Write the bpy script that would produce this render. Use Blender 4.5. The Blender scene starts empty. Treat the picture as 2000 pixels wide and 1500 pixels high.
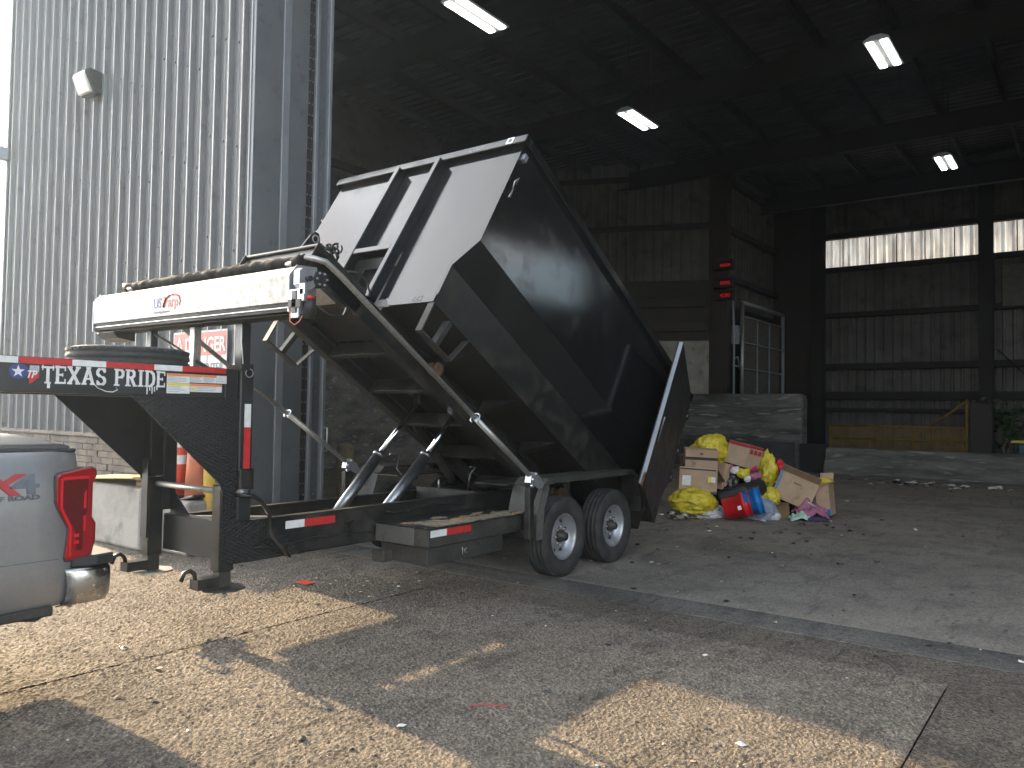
import bpy, math, random
from mathutils import Vector, Matrix, noise
random.seed(7)
D = bpy.data
SC = bpy.context.scene
COL = SC.collection
R = math.radians

# ------------------------------------------------------------------ camera, sky, sun, exposure
# World: X points to the back of the trailer (into the hall), Y to the far side, Z up. Metres.
F, CXYZ = 1539.29, Vector((-6.51418, -4.16361, 1.60300))
YAW, PITCH, ROLL = 0.6393597, 0.0344086, 0.01512465
_d = Vector((math.cos(YAW) * math.cos(PITCH), math.sin(YAW) * math.cos(PITCH), math.sin(PITCH)))
_r = Vector((math.sin(YAW), -math.cos(YAW), 0))
_u = _r.cross(_d)
_r2 = math.cos(ROLL) * _r + math.sin(ROLL) * _u
_u2 = -math.sin(ROLL) * _r + math.cos(ROLL) * _u
cam = D.objects.new('camera', D.cameras.new('camera'))
COL.objects.link(cam)
cam.data.sensor_width = 36
cam.data.lens = F / 2000 * 36
cam.data.clip_end = 2000
_m = Matrix((_r2, _u2, -_d)).transposed().to_4x4()
_m.translation = CXYZ
cam.matrix_world = _m
SC.camera = cam

SUN_EL, SUN_DRIFT = R(16.6), 0.095          # sun stands over +Y, a little behind the front wall
sunv = Vector((SUN_DRIFT, 1, 0)).normalized() * math.cos(SUN_EL) + Vector((0, 0, math.sin(SUN_EL)))
world = D.worlds.new('World')
SC.world = world
world.use_nodes = True
nt = world.node_tree
nt.nodes.clear()
wo = nt.nodes.new('ShaderNodeOutputWorld')
bg = nt.nodes.new('ShaderNodeBackground')
sky = nt.nodes.new('ShaderNodeTexSky')
sky.sky_type = 'NISHITA'
sky.sun_disc = False
sky.sun_elevation = SUN_EL
sky.sun_rotation = math.atan2(sunv.x, sunv.y)
sky.air_density = 1.0
sky.dust_density = 3.0
sky.ozone_density = 1.0
tc = nt.nodes.new('ShaderNodeTexCoord')
mp = nt.nodes.new('ShaderNodeMapping')
mp.inputs['Scale'].default_value = (1.0, 1.0, 2.2)
nz = nt.nodes.new('ShaderNodeTexNoise')
nz.inputs['Scale'].default_value = 2.6
nz.inputs['Detail'].default_value = 7
nz.inputs['Roughness'].default_value = 0.55
cr = nt.nodes.new('ShaderNodeValToRGB')
cr.color_ramp.elements[0].position = 0.42
cr.color_ramp.elements[1].position = 0.58
mx = nt.nodes.new('ShaderNodeMix')
mx.data_type = 'RGBA'
mx.blend_type = 'MIX'
bw = nt.nodes.new('ShaderNodeRGBToBW')
mul = nt.nodes.new('ShaderNodeMath')
mul.operation = 'MULTIPLY_ADD'
mul.inputs[1].default_value = 1.75
mul.inputs[2].default_value = 0.6
tint = nt.nodes.new('ShaderNodeMix')
tint.data_type = 'RGBA'
tint.blend_type = 'MULTIPLY'
tint.inputs[0].default_value = 1.0
tint.inputs[7].default_value = (0.97, 0.985, 1.0, 1)
nt.links.new(tc.outputs['Generated'], mp.inputs['Vector'])
nt.links.new(mp.outputs['Vector'], nz.inputs['Vector'])
nt.links.new(nz.outputs['Fac'], cr.inputs['Fac'])
nt.links.new(sky.outputs['Color'], bw.inputs[0])
nt.links.new(bw.outputs[0], mul.inputs[0])
nt.links.new(mul.outputs[0], tint.inputs[6])
nt.links.new(cr.outputs['Color'], mx.inputs[0])
nt.links.new(sky.outputs['Color'], mx.inputs[6])
nt.links.new(tint.outputs[2], mx.inputs[7])
nt.links.new(mx.outputs[2], bg.inputs['Color'])
bg.inputs['Strength'].default_value = 0.15
nt.links.new(bg.outputs[0], wo.inputs['Surface'])

sl = D.lights.new('sun', 'SUN')
sl.energy = 3.25
sl.angle = R(0.55)
sl.color = (1.0, 0.73, 0.41)
sun = D.objects.new('sun', sl)
COL.objects.link(sun)
sun.rotation_euler = (-sunv).to_track_quat('-Z', 'Y').to_euler()
sun.location = (0, 0, 30)

SC.view_settings.view_transform = 'Standard'
SC.view_settings.look = 'None'
SC.view_settings.exposure = 2.3
SC.view_settings.gamma = 1
SC.view_settings.use_curve_mapping = False
SC.render.engine = 'CYCLES'
SC.cycles.max_bounces = 8
SC.cycles.diffuse_bounces = 4

# ------------------------------------------------------------------ materials
def _nodes(name):
    m = D.materials.new(name)
    m.use_nodes = True
    t = m.node_tree
    return m, t, t.nodes['Principled BSDF']

def pm(name, c1, c2=None, scale=6.0, rough=0.6, rough2=None, metal=0.0, bump=0.0, bscale=None, stretch=None,
       lo=0.4, hi=0.62, detail=6, c3=None, scale3=40.0, lo3=0.6, hi3=0.7, spec=0.5, coat=0.0, bdist=0.01, gen=False, bdet=6):
    """principled material with two noise-driven colours, optional specks (c3) and bump"""
    m, t, b = _nodes(name)
    L = t.links.new
    b.inputs['Roughness'].default_value = rough
    b.inputs['Metallic'].default_value = metal
    b.inputs['Specular IOR Level'].default_value = spec
    b.inputs['Coat Weight'].default_value = coat
    b.inputs['Base Color'].default_value = (*c1, 1)
    co = t.nodes.new('ShaderNodeNewGeometry' if not gen else 'ShaderNodeTexCoord')
    out = co.outputs['Position' if not gen else 'Object']
    if stretch:
        mpn = t.nodes.new('ShaderNodeMapping')
        mpn.inputs['Scale'].default_value = stretch
        L(out, mpn.inputs['Vector'])
        out = mpn.outputs['Vector']
    if c2 is not None:
        n = t.nodes.new('ShaderNodeTexNoise')
        n.inputs['Scale'].default_value = scale
        n.inputs['Detail'].default_value = detail
        n.inputs['Roughness'].default_value = 0.62
        L(out, n.inputs['Vector'])
        r = t.nodes.new('ShaderNodeMapRange')
        r.inputs['From Min'].default_value = lo
        r.inputs['From Max'].default_value = hi
        L(n.outputs['Fac'], r.inputs['Value'])
        x = t.nodes.new('ShaderNodeMix')
        x.data_type = 'RGBA'
        x.inputs[6].default_value = (*c1, 1)
        x.inputs[7].default_value = (*c2, 1)
        L(r.outputs[0], x.inputs[0])
        colout = x.outputs[2]
        if rough2 is not None:
            rr = t.nodes.new('ShaderNodeMapRange')
            rr.inputs['To Min'].default_value = rough
            rr.inputs['To Max'].default_value = rough2
            L(r.outputs[0], rr.inputs['Value'])
            L(rr.outputs[0], b.inputs['Roughness'])
        if c3 is not None:
            n3 = t.nodes.new('ShaderNodeTexNoise')
            n3.inputs['Scale'].default_value = scale3
            n3.inputs['Detail'].default_value = 4
            L(out, n3.inputs['Vector'])
            r3 = t.nodes.new('ShaderNodeMapRange')
            r3.inputs['From Min'].default_value = lo3
            r3.inputs['From Max'].default_value = hi3
            L(n3.outputs['Fac'], r3.inputs['Value'])
            x3 = t.nodes.new('ShaderNodeMix')
            x3.data_type = 'RGBA'
            x3.inputs[7].default_value = (*c3, 1)
            L(colout, x3.inputs[6])
            L(r3.outputs[0], x3.inputs[0])
            colout = x3.outputs[2]
        L(colout, b.inputs['Base Color'])
    if bump:
        nb = t.nodes.new('ShaderNodeTexNoise')
        nb.inputs['Scale'].default_value = bscale or scale * 8
        nb.inputs['Detail'].default_value = bdet
        L(out, nb.inputs['Vector'])
        bp = t.nodes.new('ShaderNodeBump')
        bp.inputs['Strength'].default_value = bump
        bp.inputs['Distance'].default_value = bdist
        L(nb.outputs['Fac'], bp.inputs['Height'])
        L(bp.outputs[0], b.inputs['Normal'])
    return m

def emit(name, col, s):
    m = D.materials.new(name)
    m.use_nodes = True
    t = m.node_tree
    b = t.nodes['Principled BSDF']
    b.inputs['Base Color'].default_value = (*col, 1)
    b.inputs['Emission Color'].default_value = (*col, 1)
    b.inputs['Emission Strength'].default_value = s
    return m

M = {}
# ground: rough dirty concrete, loose grit
def ground_mat(name, ca, cb, cdirt, cspeck, bump, rough=0.92, bdist=.02, grit=.8, disp=0):
    m, t, b = _nodes(name)
    L = t.links.new
    b.inputs['Roughness'].default_value = rough
    b.inputs['Specular IOR Level'].default_value = 0.25
    g = t.nodes.new('ShaderNodeNewGeometry').outputs['Position']
    def nse(scale, det=8, st=None, rg=0.6):
        o = g
        if st:
            q = t.nodes.new('ShaderNodeMapping')
            q.inputs['Scale'].default_value = st
            L(g, q.inputs['Vector'])
            o = q.outputs['Vector']
        n = t.nodes.new('ShaderNodeTexNoise')
        n.inputs['Scale'].default_value = scale
        n.inputs['Detail'].default_value = det
        n.inputs['Roughness'].default_value = rg
        L(o, n.inputs['Vector'])
        return n.outputs['Fac']
    def rng(v, a, c):
        r = t.nodes.new('ShaderNodeMapRange')
        r.inputs['From Min'].default_value = a
        r.inputs['From Max'].default_value = c
        L(v, r.inputs['Value'])
        return r.outputs[0]
    def mix(f, a, c, mode='MIX'):
        x = t.nodes.new('ShaderNodeMix')
        x.data_type = 'RGBA'
        x.blend_type = mode
        L(f, x.inputs[0])
        if isinstance(a, tuple): x.inputs[6].default_value = (*a, 1)
        else: L(a, x.inputs[6])
        if isinstance(c, tuple): x.inputs[7].default_value = (*c, 1)
        else: L(c, x.inputs[7])
        return x.outputs[2]
    c = mix(rng(nse(0.9), .36, .66), ca, cb)
    c = mix(rng(nse(0.55, 10, None, .68), .50, .74), c, cdirt)
    c = mix(rng(nse(2.6, 10, (.8, 1.3, 1), .7), .52, .72), c, cdirt)
    c = mix(rng(nse(1.7, 10, (.5, 3.5, 1), .72), .56, .70), c, tuple(v * .75 for v in cdirt))
    c = mix(rng(nse(6.5, 8, (1.6, .5, 1)), .60, .76), c, tuple(v * .8 for v in cb))
    c = mix(rng(nse(16, 8), .60, .74), c, cdirt)
    def cells(scale, lo_, hi_):
        vv = t.nodes.new('ShaderNodeTexVoronoi')
        vv.inputs['Scale'].default_value = scale
        wv = t.nodes.new('ShaderNodeVectorMath'); wv.operation = 'ADD'
        L(g, wv.inputs[0])
        wn = t.nodes.new('ShaderNodeTexNoise'); wn.inputs['Scale'].default_value = scale * 1.4
        L(g, wn.inputs['Vector'])
        ws = t.nodes.new('ShaderNodeVectorMath'); ws.operation = 'SCALE'; ws.inputs['Scale'].default_value = .9 / scale
        L(wn.outputs['Color'], ws.inputs[0]); L(ws.outputs[0], wv.inputs[1])
        L(wv.outputs[0], vv.inputs['Vector'])
        sp = t.nodes.new('ShaderNodeSeparateColor'); L(vv.outputs['Color'], sp.inputs[0])
        r = t.nodes.new('ShaderNodeMapRange')
        r.inputs['To Min'].default_value = lo_; r.inputs['To Max'].default_value = hi_
        L(sp.outputs[0], r.inputs['Value'])
        return r.outputs[0]
    one = t.nodes.new('ShaderNodeValue'); one.outputs[0].default_value = grit
    c = mix(one.outputs[0], c, cells(70, .42, 1.42), 'MULTIPLY')
    c = mix(one.outputs[0], c, cells(38, .86, 1.10), 'MULTIPLY')
    c = mix(rng(nse(40, 6, (.7, 1.4, 1)), .62, .70), c, tuple(v * .4 for v in ca))
    c = mix(rng(nse(60, 4), .62, .70), c, cspeck)
    L(c, b.inputs['Base Color'])
    v = t.nodes.new('ShaderNodeTexVoronoi')
    v.inputs['Scale'].default_value = 48
    v.inputs['Randomness'].default_value = 1
    L(g, v.inputs['Vector'])
    a1 = t.nodes.new('ShaderNodeMath'); a1.operation = 'MULTIPLY_ADD'
    a1.inputs[1].default_value = 0.8
    L(v.outputs['Distance'], a1.inputs[0])
    L(nse(55, 8, (0.8, 1.2, 1), .7), a1.inputs[2])
    a2 = t.nodes.new('ShaderNodeMath'); a2.operation = 'MULTIPLY_ADD'
    a2.inputs[1].default_value = 0.9
    L(nse(14, 6), a2.inputs[0])
    L(a1.outputs[0], a2.inputs[2])
    bp = t.nodes.new('ShaderNodeBump')
    if disp:
        dn = t.nodes.new('ShaderNodeDisplacement')
        dn.inputs['Scale'].default_value = disp
        dn.inputs['Midlevel'].default_value = 1.25
        L(a2.outputs[0], dn.inputs['Height'])
        L(dn.outputs[0], t.nodes['Material Output'].inputs['Displacement'])
        m.displacement_method = 'BOTH'
        return m
    bp.inputs['Strength'].default_value = bump
    bp.inputs['Distance'].default_value = bdist
    L(a2.outputs[0], bp.inputs['Height'])
    L(bp.outputs[0], b.inputs['Normal'])
    return m
M['apron'] = ground_mat('rough concrete apron', (.198, .172, .140), (.142, .122, .100), (.072, .062, .052), (.33, .295, .245), 1.0, .95, .034)
M['apronr'] = ground_mat('rough concrete apron near', (.198, .172, .140), (.142, .122, .100), (.072, .062, .052), (.33, .295, .245), 1.0, .95, .034, .8, .017)
M['floor'] = ground_mat('hall floor concrete', (.27, .243, .205), (.215, .193, .163), (.11, .10, .088), (.31, .295, .27), .4, .8, .012, .45)
M['drain'] = ground_mat('worn dark strip', (.15, .14, .125), (.085, .08, .072), (.042, .04, .036), (.22, .21, .20), .5, .85, .012, .6)
M['joint'] = pm('joint dirt', (.045, .038, .03), (.08, .065, .05), 30, .95)
M['wall'] = pm('grey wall sheeting', (.128, .133, .137), (.152, .155, .157), 3, .45, .58, .2, .05, 14, c3=(.072, .072, .07), scale3=5, lo3=.62, hi3=.8)
M['jamb'] = pm('blue grey door trim', (.115, .127, .142), (.14, .149, .16), 2, .4, .5, .25, c3=(.10, .10, .11), scale3=7, lo3=.62, hi3=.75)
M['jambl'] = pm('pale door trim', (.24, .255, .272), (.20, .215, .235), 2, .4, .5, .25)
M['brick'] = pm('split face brick', (.18, .15, .118), (.12, .10, .08), 3.2, .95, None, 0, .8, 38, bdist=.02)
M['brick2'] = pm('split face brick dark', (.16, .135, .11), (.11, .092, .078), 4, .95, None, 0, .8, 38, bdist=.02)
M['mortar'] = pm('mortar', (.085, .078, .068), (.065, .06, .054), 20, .95)
M['conc'] = pm('cast concrete', (.34, .32, .285), (.24, .225, .20), 2.2, .9, None, 0, .4, 30, c3=(.12, .11, .1), scale3=3.5, lo3=.58, hi3=.75)
M['concd'] = pm('scraped concrete', (.17, .165, .15), (.055, .053, .05), 2.0, .9, None, 0, .5, 14, stretch=(1, 0.35, 2.6), c3=(.30, .29, .27), scale3=4, lo3=.57, hi3=.70)
M['hallsheet'] = pm('hall wall sheeting', (.115, .112, .10), (.085, .082, .073), 1.2, .6, .7, .15, c3=(.05, .046, .04), scale3=2.5, lo3=.55, hi3=.75)
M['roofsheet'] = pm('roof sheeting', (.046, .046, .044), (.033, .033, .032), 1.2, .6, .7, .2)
M['steelbrown'] = pm('dirty red brown steel', (.026, .020, .017), (.042, .032, .026), 1.4, .7, .8, 0, .2, 20)
M['steeldark'] = pm('dark primer steel', (.010, .009, .0085), (.018, .015, .013), 2, .65, .8, 0)
M['plate'] = pm('wear plate', (.045, .05, .055), (.07, .072, .074), 3, .5, .6, .3, .1, 20)
M['black'] = pm('gloss black paint', (.0075, .0078, .0085), (.014, .0135, .0125), 3.5, .10, .2, 0, .07, 1.5, lo=.5, hi=.72, bdist=.05, spec=.6, coat=0, bdet=2)
M['blackside'] = pm('gloss black side paint', (.0075, .0078, .0085), (.014, .0135, .0125), 3.5, .11, .2, 0, .05, 1.1, lo=.5, hi=.72, bdist=.06, spec=.6, bdet=1)
M['blackmatte'] = pm('satin black door paint', (.0085, .009, .0095), (.016, .015, .014), 3.5, .38, .5, 0, .03, 4)
M['ramsteel'] = pm('oiled ram barrel', (.26, .27, .28), (.15, .15, .15), 5, .26, .4, .9)
M['blackd'] = pm('dusty black paint', (.012, .0125, .0125), (.045, .041, .033), 5, .28, .6, 0, .05, 90, lo=.46, hi=.72, bdist=.004, c3=(.09, .08, .062), scale3=60, lo3=.66, hi3=.78)
M['blackm'] = pm('muddy black paint', (.018, .018, .017), (.055, .050, .042), 4, .5, .85, 0, .1, 60, lo=.36, hi=.76, bdist=.004, c3=(.085, .076, .062), scale3=45, lo3=.56, hi3=.8)
M['dusty'] = pm('dust caked black paint', (.075, .072, .066), (.12, .115, .10), 3, .75, .9, 0, .1, 60, lo=.35, hi=.75, bdist=.004, c3=(.04, .039, .036), scale3=12, lo3=.5, hi3=.75)
M['mud'] = pm('dried mud', (.16, .135, .095), (.11, .092, .065), 14, .95, None, 0, .3, 60)
M['beam'] = pm('satin black paint', (.016, .019, .020), (.024, .026, .027), 4, .3, .42, 0, .03, 60)
M['rubber'] = pm('tyre rubber', (.020, .020, .021), (.045, .043, .040), 9, .75, .9, 0, .1, 60)
M['rim'] = pm('silver wheel paint', (.42, .43, .45), (.36, .36, .37), 8, .35, .5, .7)
M['galv'] = pm('galvanised steel', (.52, .51, .48), (.40, .39, .37), 30, .38, .5, .8, .03, 60)
M['galvb'] = pm('bright galvanised cover', (.34, .33, .30), (.28, .27, .245), 22, .42, .55, .35, .05, 40, c3=(.24, .23, .205), scale3=14, lo3=.62, hi3=.75)
M['chrome'] = pm('polished rod', (.70, .72, .75), None, rough=.08, metal=1.0)
M['zinc'] = pm('zinc bracket', (.66, .67, .70), (.5, .5, .52), 12, .28, .4, .85)
M['tarp'] = pm('black tarp', (.010, .010, .010), (.018, .018, .017), 8, .8, .9, 0, .4, 18, spec=.12)
M['plastic'] = pm('black plastic', (.014, .014, .014), (.02, .02, .02), 10, .45, .6)
M['rustlap'] = pm('rust streak', (.42, .30, .2), (.30, .17, .09), 5, .85, stretch=(1, 1, .4))
M['rust'] = pm('rusty steel', (.14, .075, .04), (.07, .045, .03), 20, .85, None, 0, .4, 60)
M['white'] = pm('white print', (.72, .72, .70), (.62, .62, .6), 20, .55)
M['red'] = pm('red print', (.55, .025, .025), (.42, .02, .02), 20, .45)
M['redsign'] = pm('faded red sign', (.46, .085, .065), (.40, .07, .055), 3, .5)
M['signwhite'] = pm('sign white', (.52, .52, .50), (.45, .45, .44), 3, .5)
M['dgrey'] = pm('dark grey print', (.10, .11, .13), (.13, .14, .16), 10, .5)
M['navy'] = pm('navy print', (.035, .06, .20), None, rough=.5)
M['yellowp'] = pm('yellow print', (.75, .62, .05), None, rough=.5)
M['orangep'] = pm('orange print', (.75, .22, .05), None, rough=.5)
M['greyp'] = pm('label grey print', (.30, .32, .37), (.42, .43, .47), 120, .5)
M['yellow'] = pm('yellow bollard paint', (.60, .38, .04), (.45, .29, .06), 6, .6, None, 0, .1, 40, c3=(.16, .13, .08), scale3=12, lo3=.6, hi3=.7)
M['yellowold'] = pm('worn yellow paint', (.36, .29, .13), (.26, .22, .12), 6, .8, None, 0, .3, 30, c3=(.10, .09, .07), scale3=16, lo3=.55, hi3=.68)
M['railyellow'] = pm('dull yellow rail', (.19, .115, .014), (.13, .08, .012), 4, .7)
M['cone'] = pm('faded orange cone', (.55, .16, .07), (.42, .15, .085), 6, .6, c3=(.20, .11, .08), scale3=9, lo3=.56, hi3=.7)
M['conered'] = pm('orange red cone', (.62, .07, .035), (.5, .06, .03), 6, .5)
M['board'] = pm('yellow board', (.62, .45, .10), (.5, .36, .1), 5, .7, c3=(.2, .15, .08), scale3=9, lo3=.6, hi3=.72)
M['silver'] = pm('silver car paint', (.29, .29, .287), (.275, .273, .268), 40, .32, None, .55, 0, coat=.5)
M['dtrim'] = pm('dark trim plastic', (.02, .02, .021), (.03, .03, .03), 12, .6)
M['taillens'] = pm('red lamp lens', (.26, .005, .010), None, rough=.1, coat=.6)
M['taildark'] = pm('dark red lamp lens', (.10, .004, .006), None, rough=.1, coat=.6)
M['tailbright'] = pm('bright red reflector', (.62, .010, .018), None, rough=.2, coat=.4)
M['chromeb'] = pm('chrome bumper', (.55, .54, .52), (.46, .45, .43), 9, .16, .34, 1.0)
M['card'] = pm('cardboard', (.43, .30, .20), (.37, .26, .17), 4, .85, c3=(.25, .17, .11), scale3=8, lo3=.6, hi3=.75)
M['cardl'] = pm('pale cardboard', (.48, .35, .24), (.42, .31, .21), 4, .85)
M['cardd'] = pm('brown card', (.22, .135, .07), (.18, .11, .06), 6, .85)
M['bagy'] = pm('yellow bag film', (.66, .54, .04), (.52, .41, .03), 9, .3, .45, 0, .6, 22, c3=(.30, .24, .04), scale3=12, lo3=.55, hi3=.75)
M['bagw'] = pm('white bag film', (.62, .62, .62), (.52, .52, .54), 9, .4, None, 0, .5, 16)
M['bagb'] = pm('blue grey sack', (.26, .31, .38), (.20, .25, .32), 12, .55, None, 0, .5, 30)
M['bagk'] = pm('black bag film', (.012, .012, .013), (.02, .02, .02), 9, .25, None, 0, .6, 16)
M['bucketr'] = pm('red plastic', (.62, .012, .02), (.52, .01, .02), 5, .35)
M['bucketb'] = pm('blue plastic', (.01, .17, .50), (.01, .14, .42), 5, .35)
M['pink'] = pm('mauve cloth', (.36, .14, .22), (.30, .11, .18), 9, .85, None, 0, .3, 40)
M['magenta'] = pm('magenta cloth', (.55, .02, .12), (.4, .02, .1), 9, .85)
M['mint'] = pm('mint cloth', (.42, .58, .48), (.32, .48, .40), 14, .85, None, 0, .4, 40)
M['purple'] = pm('dark purple cloth', (.06, .035, .10), (.04, .03, .07), 9, .85)
M['tape'] = pm('blue tape print', (.10, .17, .27), (.14, .21, .30), 12, .6)
M['redtape'] = pm('red tape print', (.42, .035, .04), (.35, .03, .04), 12, .6)
M['leaf'] = pm('dark leaves', (.03, .065, .03), (.05, .09, .04), 6, .5)
M['stem'] = pm('pale stem', (.25, .2, .14), (.2, .15, .1), 6, .8)
M['binblue'] = pm('blue bin plastic', (.02, .07, .11), (.015, .05, .08), 6, .5)
M['lampbody'] = pm('bronze lamp housing', (.010, .011, .012), (.015, .016, .017), 8, .5)
M['grey'] = pm('grey enamel', (.30, .33, .36), (.26, .29, .32), 8, .5)
M['duct'] = pm('dirty stucco panel', (.13, .122, .105), (.095, .09, .078), 5, .85)
M['tube'] = emit('lit lamp strip', (1.0, .95, .84), 4)
M['led'] = emit('red led digits', (1.0, .03, .03), .022)
def lens_mat():
    m, t, b = _nodes('prismatic lens')
    b.inputs['Base Color'].default_value = (.40, .40, .37, 1)
    b.inputs['Roughness'].default_value = .15
    b.inputs['Emission Color'].default_value = (1, .98, .9, 1)
    b.inputs['Emission Strength'].default_value = .03
    return m
M['lens'] = lens_mat()
def translucent():
    m = D.materials.new('translucent wall sheet')
    m.use_nodes = True
    t = m.node_tree
    t.nodes.clear()
    o = t.nodes.new('ShaderNodeOutputMaterial')
    a = t.nodes.new('ShaderNodeBsdfTranslucent')
    d = t.nodes.new('ShaderNodeBsdfDiffuse')
    x = t.nodes.new('ShaderNodeMixShader')
    x.inputs[0].default_value = .2
    g = t.nodes.new('ShaderNodeNewGeometry')
    mpn = t.nodes.new('ShaderNodeMapping')
    mpn.inputs['Scale'].default_value = (1, 1, .25)
    n = t.nodes.new('ShaderNodeTexNoise')
    n.inputs['Scale'].default_value = 3
    n.inputs['Detail'].default_value = 6
    r = t.nodes.new('ShaderNodeValToRGB')
    r.color_ramp.elements[0].position = .38
    r.color_ramp.elements[0].color = (.24, .228, .208, 1)
    r.color_ramp.elements[1].position = .62
    r.color_ramp.elements[1].color = (.46, .44, .405, 1)
    t.links.new(g.outputs['Position'], mpn.inputs['Vector'])
    t.links.new(mpn.outputs[0], n.inputs['Vector'])
    t.links.new(n.outputs['Fac'], r.inputs['Fac'])
    t.links.new(r.outputs[0], a.inputs['Color'])
    t.links.new(r.outputs[0], d.inputs['Color'])
    t.links.new(a.outputs[0], x.inputs[1])
    t.links.new(d.outputs[0], x.inputs[2])
    t.links.new(x.outputs[0], o.inputs['Surface'])
    return m
M['translucent'] = translucent()
def diamond_mat():
    """black tread plate: small raised bars at alternating angles as fine relief"""
    m, t, b = _nodes('black tread plate')
    L = t.links.new
    b.inputs['Base Color'].default_value = (.017, .018, .018, 1)
    b.inputs['Roughness'].default_value = .34
    g = t.nodes.new('ShaderNodeNewGeometry').outputs['Position']
    hs = []
    for k, sgn in enumerate((1, -1)):
        q = t.nodes.new('ShaderNodeMapping')
        q.inputs['Rotation'].default_value = (0, sgn * R(45), R(20))
        q.inputs['Scale'].default_value = (26, 26, 52)
        L(g, q.inputs['Vector'])
        v = t.nodes.new('ShaderNodeTexVoronoi')
        v.inputs['Scale'].default_value = 1
        v.inputs['Randomness'].default_value = .05
        L(q.outputs[0], v.inputs['Vector'])
        r = t.nodes.new('ShaderNodeMapRange')
        r.inputs['From Min'].default_value = .42
        r.inputs['From Max'].default_value = .25
        L(v.outputs['Distance'], r.inputs['Value'])
        hs.append(r.outputs[0])
    a = t.nodes.new('ShaderNodeMath'); a.operation = 'MAXIMUM'
    L(hs[0], a.inputs[0]); L(hs[1], a.inputs[1])
    bp = t.nodes.new('ShaderNodeBump')
    bp.inputs['Strength'].default_value = .9
    bp.inputs['Distance'].default_value = .006
    L(a.outputs[0], bp.inputs['Height'])
    L(bp.outputs[0], b.inputs['Normal'])
    return m
M['tread'] = diamond_mat()

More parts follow.
